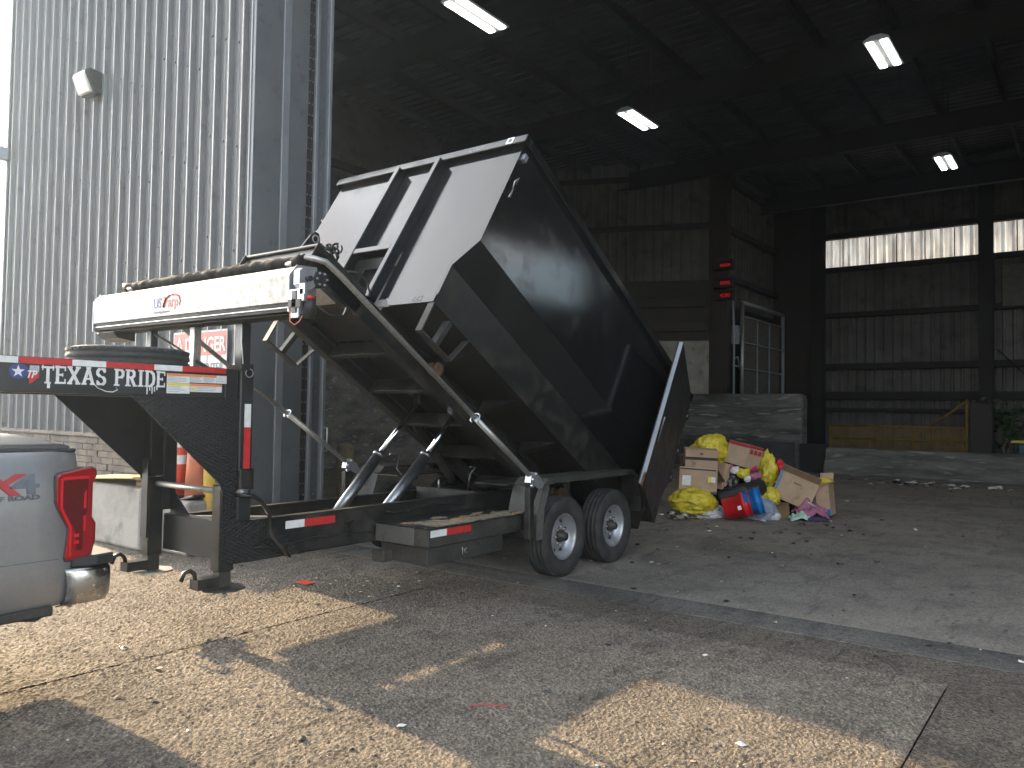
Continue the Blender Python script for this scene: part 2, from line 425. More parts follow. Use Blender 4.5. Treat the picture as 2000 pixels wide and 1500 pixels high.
# ------------------------------------------------------------------ mesh helpers
V = Vector
class MB:
    def __init__(s):
        s.v, s.f, s.m, s.sm, s.mi = [], [], [], [], 0
    def add(s, vs, fs, smooth=False):
        n = len(s.v)
        s.v += [V(p) for p in vs]
        for f in fs:
            s.f.append([i + n for i in f]); s.m.append(s.mi); s.sm.append(smooth)
        return s
    def boxf(s, o, a, b, c):
        """box from corner o along the edge vectors a, b, c"""
        o, a, b, c = V(o), V(a), V(b), V(c)
        if a.cross(b).dot(c) < 0: a, b = b, a
        p = [o, o + a, o + a + b, o + b]
        p += [q + c for q in p]
        return s.add(p, [(3, 2, 1, 0), (4, 5, 6, 7), (0, 1, 5, 4), (1, 2, 6, 5), (2, 3, 7, 6), (3, 0, 4, 7)])
    def box(s, x0, x1, y0, y1, z0, z1):
        return s.boxf((x0, y0, z0), (x1 - x0, 0, 0), (0, y1 - y0, 0), (0, 0, z1 - z0))
    def prism(s, poly, off):
        """extrude a planar polygon (list of 3D points) by the vector off"""
        poly = [V(p) for p in poly]; off = V(off)
        nrm = V((0, 0, 0))
        for i in range(len(poly)):
            a, b = poly[i], poly[(i + 1) % len(poly)]
            nrm += a.cross(b)
        if nrm.dot(off) < 0: poly = poly[::-1]
        n = len(poly)
        vs = poly + [p + off for p in poly]
        fs = [tuple(range(n - 1, -1, -1)), tuple(range(n, 2 * n))]
        fs += [(i, (i + 1) % n, (i + 1) % n + n, i + n) for i in range(n)]
        return s.add(vs, fs)
    def tube(s, pts, r, seg=10, caps=True):
        pts = [V(p) for p in pts]
        rs = r if isinstance(r, (list, tuple)) else [r] * len(pts)
        ref = None; rings = []
        for i, p in enumerate(pts):
            t = (pts[min(i + 1, len(pts) - 1)] - pts[max(i - 1, 0)]).normalized()
            if ref is None:
                ref = t.orthogonal().normalized()
            ref = (ref - t * ref.dot(t)).normalized()
            bi = t.cross(ref)
            rings.append([p + (ref * math.cos(2 * math.pi * k / seg) + bi * math.sin(2 * math.pi * k / seg)) * rs[i] for k in range(seg)])
        vs = [q for rg in rings for q in rg]
        fs = []
        for i in range(len(pts) - 1):
            for k in range(seg):
                a, b = i * seg + k, i * seg + (k + 1) % seg
                fs.append((a, b, b + seg, a + seg))
        s.add(vs, fs, True)
        if caps:
            n = len(s.v) - len(vs)
            s.f.append([n + k for k in range(seg - 1, -1, -1)]); s.m.append(s.mi); s.sm.append(False)
            e = n + (len(pts) - 1) * seg
            s.f.append([e + k for k in range(seg)]); s.m.append(s.mi); s.sm.append(False)
        return s
    def cyl(s, a, b, r0, r1=None, seg=20):
        return s.tube([a, b], [r0, r0 if r1 is None else r1], seg)
    def lathe(s, prof, o, axis, seg=48, smooth=True, closed=False):
        """prof: list of (radius, height along axis)"""
        o = V(o); ax = V(axis).normalized()
        e1 = ax.orthogonal().normalized(); e2 = ax.cross(e1)
        vs = []
        for r_, h in prof:
            for k in range(seg):
                a = 2 * math.pi * k / seg
                vs.append(o + ax * h + (e1 * math.cos(a) + e2 * math.sin(a)) * r_)
        fs = []
        n = len(prof)
        for i in range(n if closed else n - 1):
            j = (i + 1) % n
            for k in range(seg):
                k2 = (k + 1) % seg
                fs.append((i * seg + k, i * seg + k2, j * seg + k2, j * seg + k))
        return s.add(vs, fs, smooth)
    def sheet(s, grid, smooth=True):
        """grid: rows of points"""
        w = len(grid[0])
        vs = [p for row in grid for p in row]
        fs = [(i * w + j, i * w + j + 1, (i + 1) * w + j + 1, (i + 1) * w + j) for i in range(len(grid) - 1) for j in range(w - 1)]
        return s.add(vs, fs, smooth)
    def obj(s, name, mats, parent=None, bevel=0, kind=None, seg=1, solid=0):
        me = D.meshes.new(name)
        lo = V((min(p.x for p in s.v), min(p.y for p in s.v), min(p.z for p in s.v)))
        hi = V((max(p.x for p in s.v), max(p.y for p in s.v), max(p.z for p in s.v)))
        o = V(((lo.x + hi.x) / 2, (lo.y + hi.y) / 2, lo.z))
        me.from_pydata([p - o for p in s.v], [], s.f)
        ms = mats if isinstance(mats, (list, tuple)) else [mats]
        for mm in ms:
            me.materials.append(M[mm] if isinstance(mm, str) else mm)
        me.polygons.foreach_set('material_index', s.m)
        me.polygons.foreach_set('use_smooth', s.sm)
        me.update()
        ob = D.objects.new(name, me)
        COL.objects.link(ob)
        ob.location = o
        if parent is not None: adopt(ob, parent)
        if bevel:
            md = ob.modifiers.new('bevel', 'BEVEL')
            md.width = bevel; md.segments = seg; md.limit_method = 'ANGLE'; md.angle_limit = R(40)
        if solid:
            md = ob.modifiers.new('solid', 'SOLIDIFY'); md.thickness = solid; md.offset = 0
        if kind: ob['kind'] = kind
        return ob

def world_loc(o):
    p = V((0, 0, 0))
    while o is not None:
        p += o.location; o = o.parent
    return p
def adopt(ob, parent):
    """child keeps its place; nothing is rotated when it is adopted"""
    ob.location = ob.location - world_loc(parent)
    ob.parent = parent
def thing(name, label, cat, loc, group=None):
    o = D.objects.new(name, None)
    o.empty_display_size = .2
    COL.objects.link(o)
    o.location = loc
    return tag(o, label, cat, group)
def tag(o, label, cat, group=None):
    o['label'] = label; o['category'] = cat
    if group: o['group'] = group
    return o
def kids(o): return [c for c in D.objects if c.parent == o]
def clone(o, loc=None, parent=None):
    c = o.copy(); COL.objects.link(c)
    if loc is not None: c.location = loc
    c.parent = parent
    for ch in list(o.children): clone(ch, None, c)
    return c
def text(name, body, size, o, u, v, mat, parent=None, ext=.0012, align='LEFT', shear=0, bold=0, sx=1, space=1):
    cu = D.curves.new('txt', 'FONT')
    cu.body = body; cu.size = size; cu.extrude = ext; cu.align_x = align; cu.shear = shear; cu.offset = bold; cu.space_character = space
    cu.resolution_u = 3
    t = D.objects.new('txt', cu); COL.objects.link(t)
    dg = bpy.context.evaluated_depsgraph_get()
    me = D.meshes.new_from_object(t.evaluated_get(dg))
    D.objects.remove(t); D.curves.remove(cu)
    u, v = V(u).normalized(), V(v).normalized(); n = u.cross(v); v = n.cross(u)
    mb = MB()
    mb.add([V(o) + u * p.co.x * sx + v * p.co.y + n * p.co.z for p in me.vertices], [tuple(f.vertices) for f in me.polygons])
    D.meshes.remove(me)
    return mb.obj(name, mat, parent)
NX, NY, NZ = V((1, 0, 0)), V((0, 1, 0)), V((0, 0, 1))

# ------------------------------------------------------------------ ground
mb = MB(); mb.box(-400, 400, -400, 400, -.6, -.03)
g0 = mb.obj('ground', 'joint'); g0['kind'] = 'structure'; g0['label'] = 'dirt ground under the concrete slabs'
G = .022
def slab(name, mat, x0, x1, y0, y1, z=0.0):
    mb = MB(); mb.box(x0, x1, y0, y1, -.029, z)
    return mb.obj(name, mat, g0, .003)
ys = [-400, -3.42, .70, 5.9, 14, 400]                 # slab joints
def far_slabs():
    for i in range(len(ys) - 1):
        if i not in (1, 2): slab('concrete_slab', 'apron', -8.5, -1.10 - G / 2, ys[i] + G / 2, ys[i + 1] - G / 2)
        slab('concrete_slab', 'apron', -400, -8.5 - G, ys[i] + G / 2, ys[i + 1] - G / 2)
    slab('concrete_slab', 'apron', -8.5, -5.2 - G, -3.42 + G / 2, .70 - G / 2)
    slab('concrete_slab', 'apron', -8.5, -5.2 - G, .70 + G / 2, 5.9 - G / 2)
    slab('concrete_slab', 'apron', -5.2, -1.10 - G / 2, 4.3, 5.9 - G / 2)
far_slabs()
def rough_slab(x0, x1, y0, y1, st=.0125):
    nx, ny = int((x1 - x0) / st), int((y1 - y0) / st)
    mb = MB()
    mb.v = [V((x0 + (x1 - x0) * i / nx, y0 + (y1 - y0) * j / ny, 0)) for j in range(ny + 1) for i in range(nx + 1)]
    w = nx + 1
    mb.f = [(j * w + i, j * w + i + 1, (j + 1) * w + i + 1, (j + 1) * w + i) for j in range(ny) for i in range(nx)]
    mb.m = [0] * len(mb.f); mb.sm = [True] * len(mb.f)
    return mb.obj('concrete_slab', 'apronr', g0)
rough_slab(-5.2, -1.10 - G / 2, -3.42 - G / 2 + .006, .70 - G / 2)
rough_slab(-5.2, -1.10 - G / 2, .70 + G / 2, 4.295, .016)
slab('threshold_strip', 'apron', -1.10 + G / 2, -.56, -400, 400)
slab('threshold_strip', 'drain', -.555, -.30, -400, 400, .003)
slab('threshold_strip', 'drain', -.295, -.10, -400, 400, .002)
slab('concrete_slab', 'floor', -.09, 400, -400, 400)

# ------------------------------------------------------------------ warehouse
XW, YC, YL = -0.85, 4.00, 11.0         # front wall plane, door corner, far left end
ZR = 10.0
wh = thing('warehouse', 'large grey corrugated metal warehouse with an open dark truck bay', 'warehouse', (8, 0, 0))
def rib_profile(pitch, n, crest, flank, depth):
    """(along, out) points of a trapezoid sheet"""
    pts = []
    for k in range(n):
        a = k * pitch
        pan = pitch - crest - 2 * flank
        pts += [(a, 0), (a + pan / 2 - .012, 0), (a + pan / 2, .006), (a + pan / 2 + .012, 0), (a + pan, 0), (a + pan + flank, depth),
                (a + pan + flank + crest, depth), (a + pitch, 0)]
    return pts
def sheet_panel(name, mat, o, along, out, z0, z1, prof, parent):
    mb = MB()
    o, along, out = V(o), V(along), V(out)
    mb.sheet([[o + along * a + out * h + NZ * (z1 - o.z) for a, h in prof], [o + along * a + out * h + NZ * (z0 - o.z) for a, h in prof]], False)
    return mb.obj(name, mat, parent)
P = .2895
def wall_profile(n):  # lopsided ribs: long flank shaped to imitate bands of grazing sunlight
    pts = []
    for k in range(n):
        a = k * P
        pts += [(a, 0), (a + .055, 0), (a + .060, .006), (a + .065, 0), (a + .118, 0), (a + .134, .060), (a + .150, .060), (a + .190, .043), (a + .196, .048), (a + .202, .038), (a + .262, .012), (a + .268, .017), (a + .274, .006), (a + P, 0)]
    return pts
n = 0
y = YC + .03
while y < YL - .05:
    k = min(4, int(round((YL - y) / P)))
    if k < 1: break
    sheet_panel('wall_sheet', 'wall', (XW, y, 0), NY, (-1, 0, 0), 1.15, ZR + .6, wall_profile(k), wh)
    y += k * P
YL = y
mb = MB(); mb.box(XW - .065, XW + .10, YL, YL + .10, 0, ZR + .6); mb.obj('corner_trim', 'wall', wh, .006)
mb = MB(); mb.box(XW - .05, XW - .002, YC - .004, YC + .03, 1.15, ZR + .6); mb.obj('corner_trim', 'jamb', wh, .004)
mb = MB()
for j in range(int((YL - YC) / P)):
    for zz in (2.1, 3.4, 4.7, 6.0, 7.3, 8.6):
        mb.cyl((XW - .002, YC + .03 + j * P + .02, zz + .12 * (j % 4)), (XW - .014, YC + .03 + j * P + .02, zz + .12 * (j % 4)), .019, .013, 6)
s_ = mb.obj('wall_screw', 'dgrey', wh, kind='stuff')
# solid wall behind the sheets, wall above the door, far wall parts
mb = MB(); mb.box(XW + .02, XW + .30, YC + .02, YL, 0, ZR + .55); mb.obj('wall', 'hallsheet', wh)
mb = MB(); mb.box(XW, XW + .3, -13.3, YC - .02, 9.0, ZR + .6); mb.obj('door_header', 'jamb', wh)
mb = MB(); mb.box(XW, XW + .3, -13.3, -12, 0, 8.995); mb.obj('wall', 'hallsheet', wh)
# door jamb: steps of trim facing the opening
def jamb(x0, x1, dy, mat, nm='jamb_trim'):
    mb = MB(); mb.box(x0, x1, YC - .06 - dy, YC + .018, 0, 8.99); return mb.obj(nm, mat, wh, .006)
jamb(XW - .04, XW + .358, 0, 'jamb')
jamb(XW + .360, XW + .467, .015, 'jambl')
jamb(XW + .469, XW + .760, .005, 'jamb')
jamb(XW + .762, XW + .869, -.02, 'steeldark')
jamb(XW + .871, XW + .923, .02, 'jambl')
jamb(XW + .925, XW + 1.075, -.03, 'jamb')
jamb(XW + 1.077, XW + 1.13, .03, 'jambl')
mb = MB()
for k in range(60):
    zz = .2 + k * .148
    for xx, yy in ((XW + .79, YC - .042), (XW + .84, YC - .042), (XW + 1.0, YC - .032)):
        mb.cyl((xx, yy, zz), (xx, yy - .008, zz), .010, .006, 6)
mb.obj('rivet', 'jambl', wh, kind='stuff')
mb = MB(); mb.tube([(XW + 1.1, YC - .09, 1.35), (XW + 1.1, YC - .17, 1.35), (XW + 1.1, YC - .17, 1.05), (XW + 1.1, YC - .09, 1.05)], .012, 8)
mb.obj('door_handle', 'galv', wh)
# brick base
br = MB(); br.box(XW - .02, XW + .018, YC + .02, YL, 0, 1.13)
brw = br.obj('brick_base', 'mortar', wh)
bl, bh = .30, .090
meshes = {}
for r_ in range(12):
    yy = YC + .03 - (bl / 2 if r_ % 2 else 0)
    while yy < YL - .02:
        y0, y1 = max(yy, YC + .03), min(yy + bl - .012, YL)
        if y1 - y0 > .05:
            mb = MB(); d = random.uniform(.050, .068)
            mb.box(XW - d, XW - .019, y0, y1, .02 + r_ * .0925, .02 + r_ * .0925 + bh - .004)
            # rough split face: push the front corners about
            for p in mb.v:
                if p.x < XW - .03: p.x += random.uniform(-.008, .008)
            mb.obj('brick', 'brick' if random.random() < .65 else 'brick2', brw, .004)
        yy += bl
yy = YC + .03
while yy < YL - .05:
    mb = MB(); mb.prism([(XW - .085, yy, 1.135), (XW - .01, yy, 1.135), (XW - .01, yy, 1.195), (XW - .045, yy, 1.195), (XW - .085, yy, 1.16)], (0, .097, 0))
    mb.obj('capping_brick', 'brick', brw, .004); yy += .104
# roof: deck with ribs along Y, purlins along X, rafters along Y
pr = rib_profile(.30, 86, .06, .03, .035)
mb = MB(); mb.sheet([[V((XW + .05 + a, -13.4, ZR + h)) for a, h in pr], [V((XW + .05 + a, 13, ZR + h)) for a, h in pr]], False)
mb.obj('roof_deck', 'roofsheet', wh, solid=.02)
XB_ = 24.3
yk = .68 - 1.5 * 9
while yk < 12:
    mb = MB()
    mb.box(XW + .31, XB_ - .1, yk - .04, yk - .034, ZR - .28, ZR - .03)
    mb.box(XW + .31, XB_ - .1, yk - .034, yk + .05, ZR - .28, ZR - .272)
    mb.box(XW + .31, XB_ - .1, yk - .034, yk + .05, ZR - .036, ZR - .03)
    mb.obj('purlin', 'steeldark', wh); yk += 1.5
for xr in (.6, 5.6, 11.3, 16.9, 22.5):
    mb = MB()
    mb.box(xr - .01, xr + .01, -12.95, 11.95, 9.12, ZR - .29)
    mb.box(xr - .13, xr + .13, -12.95, 11.95, 9.10, 9.12)
    mb.obj('rafter', 'steeldark', wh)
# back wall with a translucent strip
C1Y = 5.69
XB = 24.3
pit = .305
prB = rib_profile(pit, 3, .05, .045, .045)
yb = 4.35
kk = 0
while yb > -13:
    o = (XB, yb, 0)
    sheet_panel('wall_sheet', 'hallsheet', o, -NY, (-1, 0, 0), -.005, 7.13, prB, wh)
    if kk > 0:
        sheet_panel('skylight_sheet', 'translucent', o, -NY, (-1, 0, 0), 7.13, 8.2, prB, wh)
        mb = MB(); mb.box(XB - .012, XB - .002, yb - .03, yb + .012, 7.14, 8.19); mb.obj('rusty_lap', 'rustlap', wh)
    else:
        sheet_panel('skylight_sheet', 'translucent', o, -NY, (-1, 0, 0), 7.13, 8.2, prB[8:], wh)
        sheet_panel('wall_sheet', 'hallsheet', o, -NY, (-1, 0, 0), 7.13, 8.2, prB[:9], wh)
    sheet_panel('wall_sheet', 'hallsheet', o, -NY, (-1, 0, 0), 8.2, ZR + .2, prB, wh)
    yb -= 3 * pit; kk += 1
for z_, h_ in ((6.96, .17), (8.19, .2), (5.25, .18), (3.32, .22), (2.22, .28), (1.78, .13)):
    mb = MB(); mb.box(XB - .28, XB - .05, -12.9, 4.3, z_, z_ + h_); mb.obj('girt', 'steeldark', wh)
for yc in (4.17, -1.22, -6.6):
    mb = MB()
    mb.box(XB - .75, XB - .29, yc - .02, yc + .02, 0, 9.6)
    for xx in (XB - .77, XB - .31):
        mb.box(xx, xx + .02, yc - .2, yc + .2, 0, 9.6)
    mb.obj('column', 'steeldark', wh)
for zz in ((.6, 3.6), (3.9, .9)):
    mb = MB(); mb.tube([(XB - .3, -1.5, zz[0]), (XB - .3, -4.2, zz[1])], .02, 6); mb.obj('brace_rod', 'steeldark', wh)
mb = MB(); mb.box(XB - .35, XB - .29, -3.6, -1.65, 5.3, 6.7); mb.obj('wall_cabinet', 'duct', wh, .02)
mb = MB(); mb.box(XB - .30, XB - .02, 4.42, C1Y + .30, 0, ZR + .2); mb.obj('steel_panel', 'steelbrown', wh, .01)
# long inner side wall (facing the camera side), running back from the inner corner
C1 = V((18.0, 5.69, 0))
n_ = 0
prS = rib_profile(pit, 3, .05, .045, .045)
xx = C1.x + .2
while xx < XB - .1:
    sheet_panel('wall_sheet', 'hallsheet', (xx, C1.y + .25, 0), NX, (0, -1, 0), 5.3, ZR + .2, prS, wh); xx += 3 * pit
for z_ in (9.4, 7.75, 6.1):
    mb = MB(); mb.box(C1.x + .2, XB - .32, C1.y + .02, C1.y + .19, z_, z_ + .2); mb.obj('girt', 'steeldark', wh)
mb = MB(); mb.box(C1.x + .2, XB, C1.y + .26, C1.y + .5, 0, ZR); mb.obj('wall', 'steelbrown', wh)
# angled inner wall: concrete below, steel band, sheeting above
dA = V((-.378, .926, 0)).normalized(); nA = V((-.926, -.378, 0)).normalized()
LA = 7.4
mb = MB(); mb.boxf(C1 + dA * .1, dA * LA, -nA * .4, NZ * 4.0); mb.obj('push_wall', 'conc', wh, .03)
mb = MB(); mb.boxf(C1 + dA * .1 + NZ * 4.003 - nA * .08, dA * LA, -nA * .3, NZ * 6.0); mb.obj('steel_band', 'steelbrown', wh, .01)
for z_ in (4.3, 5.1):
    mb = MB(); mb.boxf(C1 + dA * .4 + NZ * z_ + nA * .05, dA * LA, -nA * .06, NZ * .35); mb.obj('steel_band', 'steelbrown', wh, .02)
for k in range(7):
    sheet_panel('wall_sheet', 'hallsheet', C1 + dA * (.35 + k * 3 * pit) - nA * .06, dA, nA, 6.0, ZR + .2, prS, wh)
for z_ in (7.68, 9.35):
    mb = MB(); mb.boxf(C1 + dA * .35 + NZ * z_ + nA * .02, dA * LA, -nA * .06, NZ * .2); mb.obj('girt', 'steeldark', wh)
mb = MB(); mb.box(C1.x - .14, C1.x + .2, C1.y - .3, C1.y + .3, 0, ZR - .1); mb.obj('column', 'steelbrown', wh, .01)
# far left inner wall
mb = MB(); mb.box(0.61, 17, 12.0, 12.4, 0, 3.0); mb.obj('push_wall', 'concd', wh, .03)
mb = MB(); mb.box(0.61, 17, 12.1, 12.4, 3.004, ZR + .2); mb.obj('wall', 'hallsheet', wh)
for z_ in (4.4, 6.2, 8.0):
    mb = MB(); mb.box(0.61, 17, 11.95, 12.09, z_, z_ + .2); mb.obj('girt', 'steeldark', wh)
mb = MB(); mb.box(.32, .6, YL + .005, 12.4, 0, ZR); mb.obj('wall', 'hallsheet', wh)
mb = MB(); mb.box(XW + .31, .319, YL - .2, YL, 0, ZR); mb.obj('wall', 'hallsheet', wh)
YR = -13.0
for a_ in ((XW + .31, 14.6, 0, ZR), (14.601, 21.6, 0, 5.9), (21.601, 24.6, 0, ZR), (14.601, 21.6, 7.8, ZR)):
    mb = MB(); mb.box(a_[0], a_[1], YR - .3, YR, a_[2], a_[3]); mb.obj('wall', 'hallsheet', wh)

# ------------------------------------------------------------------ things on the front wall
wl = thing('wall_lamp', 'black wall pack lamp with a clear lens high on the corrugated wall', 'lamp', (XW - .05, 7.88, 6.23))
mb = MB()
yl0, yl1, zl0, zl1 = 7.70, 8.10, 6.23, 6.55
mb.prism([(XW - .045, yl0, zl0), (XW - .045, yl0, zl1), (XW - .20, yl0, zl1 + .02), (XW - .30, yl0, zl1 - .02), (XW - .17, yl0, zl0)], (0, yl1 - yl0, 0))
mb.obj('lamp_housing', 'lampbody', wl, .012)
mb = MB()
mb.prism([(XW - .302, yl0 + .02, zl1 - .035), (XW - .31, yl0 + .02, zl1 - .09), (XW - .22, yl0 + .02, zl0 + .0), (XW - .173, yl0 + .02, zl0 + .004)], (0, yl1 - yl0 - .04, 0))
mb.obj('lamp_lens', 'lens', wl, .008)
sb = thing('security_light', 'small pale grey box light at the far left end of the wall', 'lamp', (XW - .06, YL - .02, 5.80))
mb = MB(); mb.box(XW - .26, XW - .06, YL - .06, YL + .10, 5.80, 6.03); mb.obj('lamp_housing', 'grey', sb, .03, seg=2)
mb = MB(); mb.tube([(XW - .04, YL + .02, 5.96), (XW - .16, YL + .02, 6.06)], .02, 8); mb.obj('bracket', 'grey', sb)
sg = thing('danger_sign', 'red and white danger do not enter sign on the corrugated wall', 'sign', (XW - .05, 4.92, 1.73))
XS = XW - .052
mb = MB(); mb.box(XS - .006, XS, 4.335, 5.530, 1.730, 2.556); mb.obj('sign_panel', 'signwhite', sg, .002)
mb = MB(); mb.box(XS - .009, XS - .0065, 4.357, 5.508, 2.241, 2.534); mb.obj('red_header', 'redsign', sg)
text('lettering', 'DANGER', .255, (XS - .011, 5.247, 2.290), (0, -1, 0), NZ, 'signwhite', sg, sx=.86, bold=.006)
mb = MB(); mb.prism([(XS - .010, 5.475, 2.279), (XS - .010, 5.280, 2.279), (XS - .010, 5.378, 2.502)], (-.0015, 0, 0)); mb.obj('warning_symbol', 'signwhite', sg)
text('lettering', '!', .163, (XS - .013, 5.397, 2.301), (0, -1, 0), NZ, 'redsign', sg, bold=.008)
text('lettering', 'DO NOT ENTER', .174, (XS - .009, 5.421, 2.024), (0, -1, 0), NZ, 'dgrey', sg, sx=.80, bold=.003)

# ------------------------------------------------------------------ barriers, bollards and cones by the wall
def rough_block(name, mat, x0, x1, y0, y1, z0, z1, j=.02):
    mb = MB(); mb.box(x0, x1, y0, y1, z0, z1)
    ob = mb.obj(name, mat, None, .035, seg=2)
    return ob
b1 = rough_block('concrete_block', 'conc', -1.95, -1.42, 4.30, 6.1, .0, .69)
tag(b1, 'long grey concrete block on the ground carrying the yellow board', 'concrete block', 'concrete blocks guarding the wall')
b2 = rough_block('concrete_block', 'conc', -1.80, -1.40, 3.62, 4.27, .0, .58)
tag(b2, 'short dirty concrete block under the two traffic cones', 'concrete block', 'concrete blocks guarding the wall')
mb = MB()
mb.prism([(-2.03, 4.32, .80), (-1.40, 4.32, .775), (-1.40, 5.9, .70), (-2.0, 5.9, .70)], (0, 0, .022))
yb_ = mb.obj('yellow_board', 'board', None, .004)
tag(yb_, 'thin yellow painted board lying on the long concrete block', 'board')
mb = MB(); mb.box(-1.9, -1.5, 4.36, 4.5, .692, .76)
tag(mb.obj('wood_chock', 'cardd', None, .01), 'brown wood chock propping up the yellow board', 'chock')
def cone(x, y, z, h, label, striped, lean=0):
    c = thing('traffic_cone', label, 'traffic cone', (x, y, z), 'traffic cones behind the trailer')
    q = Matrix.Rotation(lean, 3, 'X')
    def L(prof, nm, mat):
        mb = MB(); mb.lathe(prof, (0, 0, 0), NZ, 28)
        for i, p in enumerate(mb.v): mb.v[i] = q @ p + V((x, y, z))
        mb.obj(nm, mat, c)
    L([(0.0, .03), (.15, .03), (.045, h), (.03, h + .01), (0, h + .01)] if not striped else [(0, .03), (.125, .03), (.105, h * .5), (.085, h - .02), (.05, h), (0, h)], 'cone_body', 'cone' if not striped else 'conered')
    mb = MB(); mb.box(-.17, .17, -.17, .17, 0, .035)
    for i, p in enumerate(mb.v): mb.v[i] = q @ p + V((x, y, z))
    mb.obj('cone_base', 'plastic', c, .01)
    if striped:
        for a in (.52, .78):
            f = lambda t: .125 + (.085 - .125) * t + .003
            L([(f(a), h * a), (f(a + .14), h * (a + .14))], 'white_band', 'white')
cone(-1.60, 4.16, .58, .72, 'straight red traffic cone with white bands on the short block', True)
cone(-1.56, 3.80, .58, .66, 'faded plain orange cone leaning beside the banded cone', False, R(-13))
def bollard(x, y, r_, h, mat, label):
    b = thing('bollard', label, 'bollard', (x, y, 0), 'yellow pipe bollards')
    mb = MB(); mb.lathe([(r_, 0), (r_, h - .02)], (x, y, 0), NZ, 28); mb.obj('pipe', mat, b)
    mb = MB(); mb.lathe([(r_ + .004, h - .03), (r_ + .004, h), (r_ * .8, h + .03), (0, h + .045)], (x, y, 0), NZ, 28); mb.obj('dome_cap', mat, b)
bollard(-1.50, 3.66, .085, 1.12, 'yellow', 'bright yellow pipe bollard at the outer wall corner')
bollard(1.60, 5.0, .125, 1.04, 'yellowold', 'worn pale yellow bollard inside the doorway behind the trailer')

# ------------------------------------------------------------------ inside the hall
hl = 1
def high_bay(x, y, z, label):
    t = thing('ceiling_light', label, 'light', (x, y, z), 'lit strip lights under the roof')
    mb = MB(); mb.prism([(x, y - .2, z), (x, y - .2, z + .03), (x, y - .08, z + .09), (x, y + .08, z + .09), (x, y + .2, z + .03), (x, y + .2, z)], (1.22, 0, 0))
    mb.obj('lamp_housing', 'grey', t, .006)
    for dy in (-.165, .055):
        mb = MB(); mb.box(x + .05, x + 1.17, y + dy, y + dy + .11, z - .022, z - .004); mb.obj('lamp_strip', 'tube', t, .006)
    for dx in (.15, 1.07):
        mb = MB(); mb.tube([(x + dx, y, z + .09), (x + dx, y, 9.74)], .006, 5); mb.obj('hanger', 'steeldark', t)
high_bay(2.25, 3.62, 7.8, 'large lit strip light at the top edge near the door')
high_bay(7.65, 3.60, 7.8, 'lit strip light above the black dumpster tailgate, second from left')
high_bay(7.25, -1.28, 7.8, 'lit strip light at upper right of the dark roof')
high_bay(14.35, -1.25, 7.8, 'smallest lit strip light above the bright wall strip')

def digits(name, body, o, size, parent): text(name, body, size, o, (0, -1, 0), NZ, 'led', parent, bold=.004)
for z_, txt, lab in ((6.24, '00000', 'top red digital display on the brown column'), (5.66, '0000', 'middle red digital display on the brown column'), (5.26, '4280', 'lowest and brightest red digital display on the column')):
    t = thing('digital_display', lab, 'display', (17.75, 5.4, z_), 'red digital displays')
    mb = MB(); mb.box(17.62, 17.855, 5.12, 5.75, z_, z_ + .32); mb.obj('display_case', 'steeldark', t, .01)
    mb = MB(); mb.box(17.611, 17.619, 5.17, 5.55, z_ + .06, z_ + .26); mb.obj('display_glass', 'taildark', t)
    digits('digits', txt, (17.609, 5.53, z_ + .085), .17 if txt != '00000' else .14, t)

cw = MB()
cw.box(16.8, 17.5, 2.72, 8.2, .0, 2.24)
cwo = cw.obj('concrete_push_wall', 'concd', None, .16, seg=4)
tag(cwo, 'thick scraped concrete push wall with a rounded corner behind the rubbish', 'wall')
mb = MB(); mb.box(16.74, 16.795, 2.9, 8.2, 0, .82)
tag(mb.obj('wear_plate', 'plate', None, .006), 'dark steel wear plate along the foot of the push wall', 'steel plate')
mb = MB(); mb.box(16.6, 16.66, 1.95, 2.72, .0, .80)
tag(mb.obj('steel_guard_plate', 'steeldark', None, .006), 'black steel guard plate between push wall and low curb wall', 'steel plate')
mb = MB(); mb.prism([(16.15, -30, 0), (17.0, -30, 0), (17.0, -30, .72), (16.45, -30, .72), (16.2, -30, .2)], (0, 31.95, 0))
tag(mb.obj('curb_wall', 'concd', None, .03), 'low stained concrete curb wall under the yellow railing', 'wall')
# mesh gate on the long inner wall
gt = thing('mesh_gate', 'tall grey framed gate with square panels beyond the push wall', 'gate', (21, 5.4, 2.0))
x0, x1, z0, z1 = 19.25, 23.5, 1.4, 5.38
for a, b in (((x0, z0), (x0, z1)), ((x1, z0), (x1, z1)), ((x0, z1), (x1, z1))):
    mb = MB(); mb.tube([(a[0], 5.4, a[1]), (b[0], 5.4, b[1])], .07, 8); mb.obj('gate_post', 'galv' if a[0] == b[0] == x0 else 'grey', gt)
for i in range(3):
    for j in range(4):
        mb = MB()
        w = (x1 - x0 - .5) / 3
        mb.box(x0 + .2 + i * w, x0 + .2 + (i + 1) * w - .04, 5.40, 5.43, z0 + j * .88, z0 + j * .88 + .85)
        mb.obj('gate_panel', 'duct', gt, .01)
for i in (1, 2):
    mb = MB(); xx_ = x0 + .18 + i * (x1 - x0 - .5) / 3; mb.box(xx_ - .02, xx_ + .02, 5.36, 5.395, z0, z1 - .5); mb.obj('gate_bar', 'grey', gt)
for j in (1, 2, 3, 4):
    mb = MB(); mb.box(x0 + .08, x1 - .08, 5.33, 5.358, z0 + j * .88 - .035, z0 + j * .88 + .005); mb.obj('gate_bar', 'grey', gt)
for z_ in (2.2, 3.2, 4.3):
    mb = MB(); mb.tube([(18.3, 5.35, z_), (x0, 5.4, z_)], .03, 6); mb.obj('hinge_arm', 'galv', gt)
cd = MB()
cd.tube([(18.25, 5.3, 1.5), (18.25, 5.3, 4.2), (18.25, 5.35, 5.4)], .04, 6)
cd.tube([(18.25, 5.3, 3.4), (18.6, 5.3, 3.5), (18.8, 5.3, 3.1)], .025, 6)
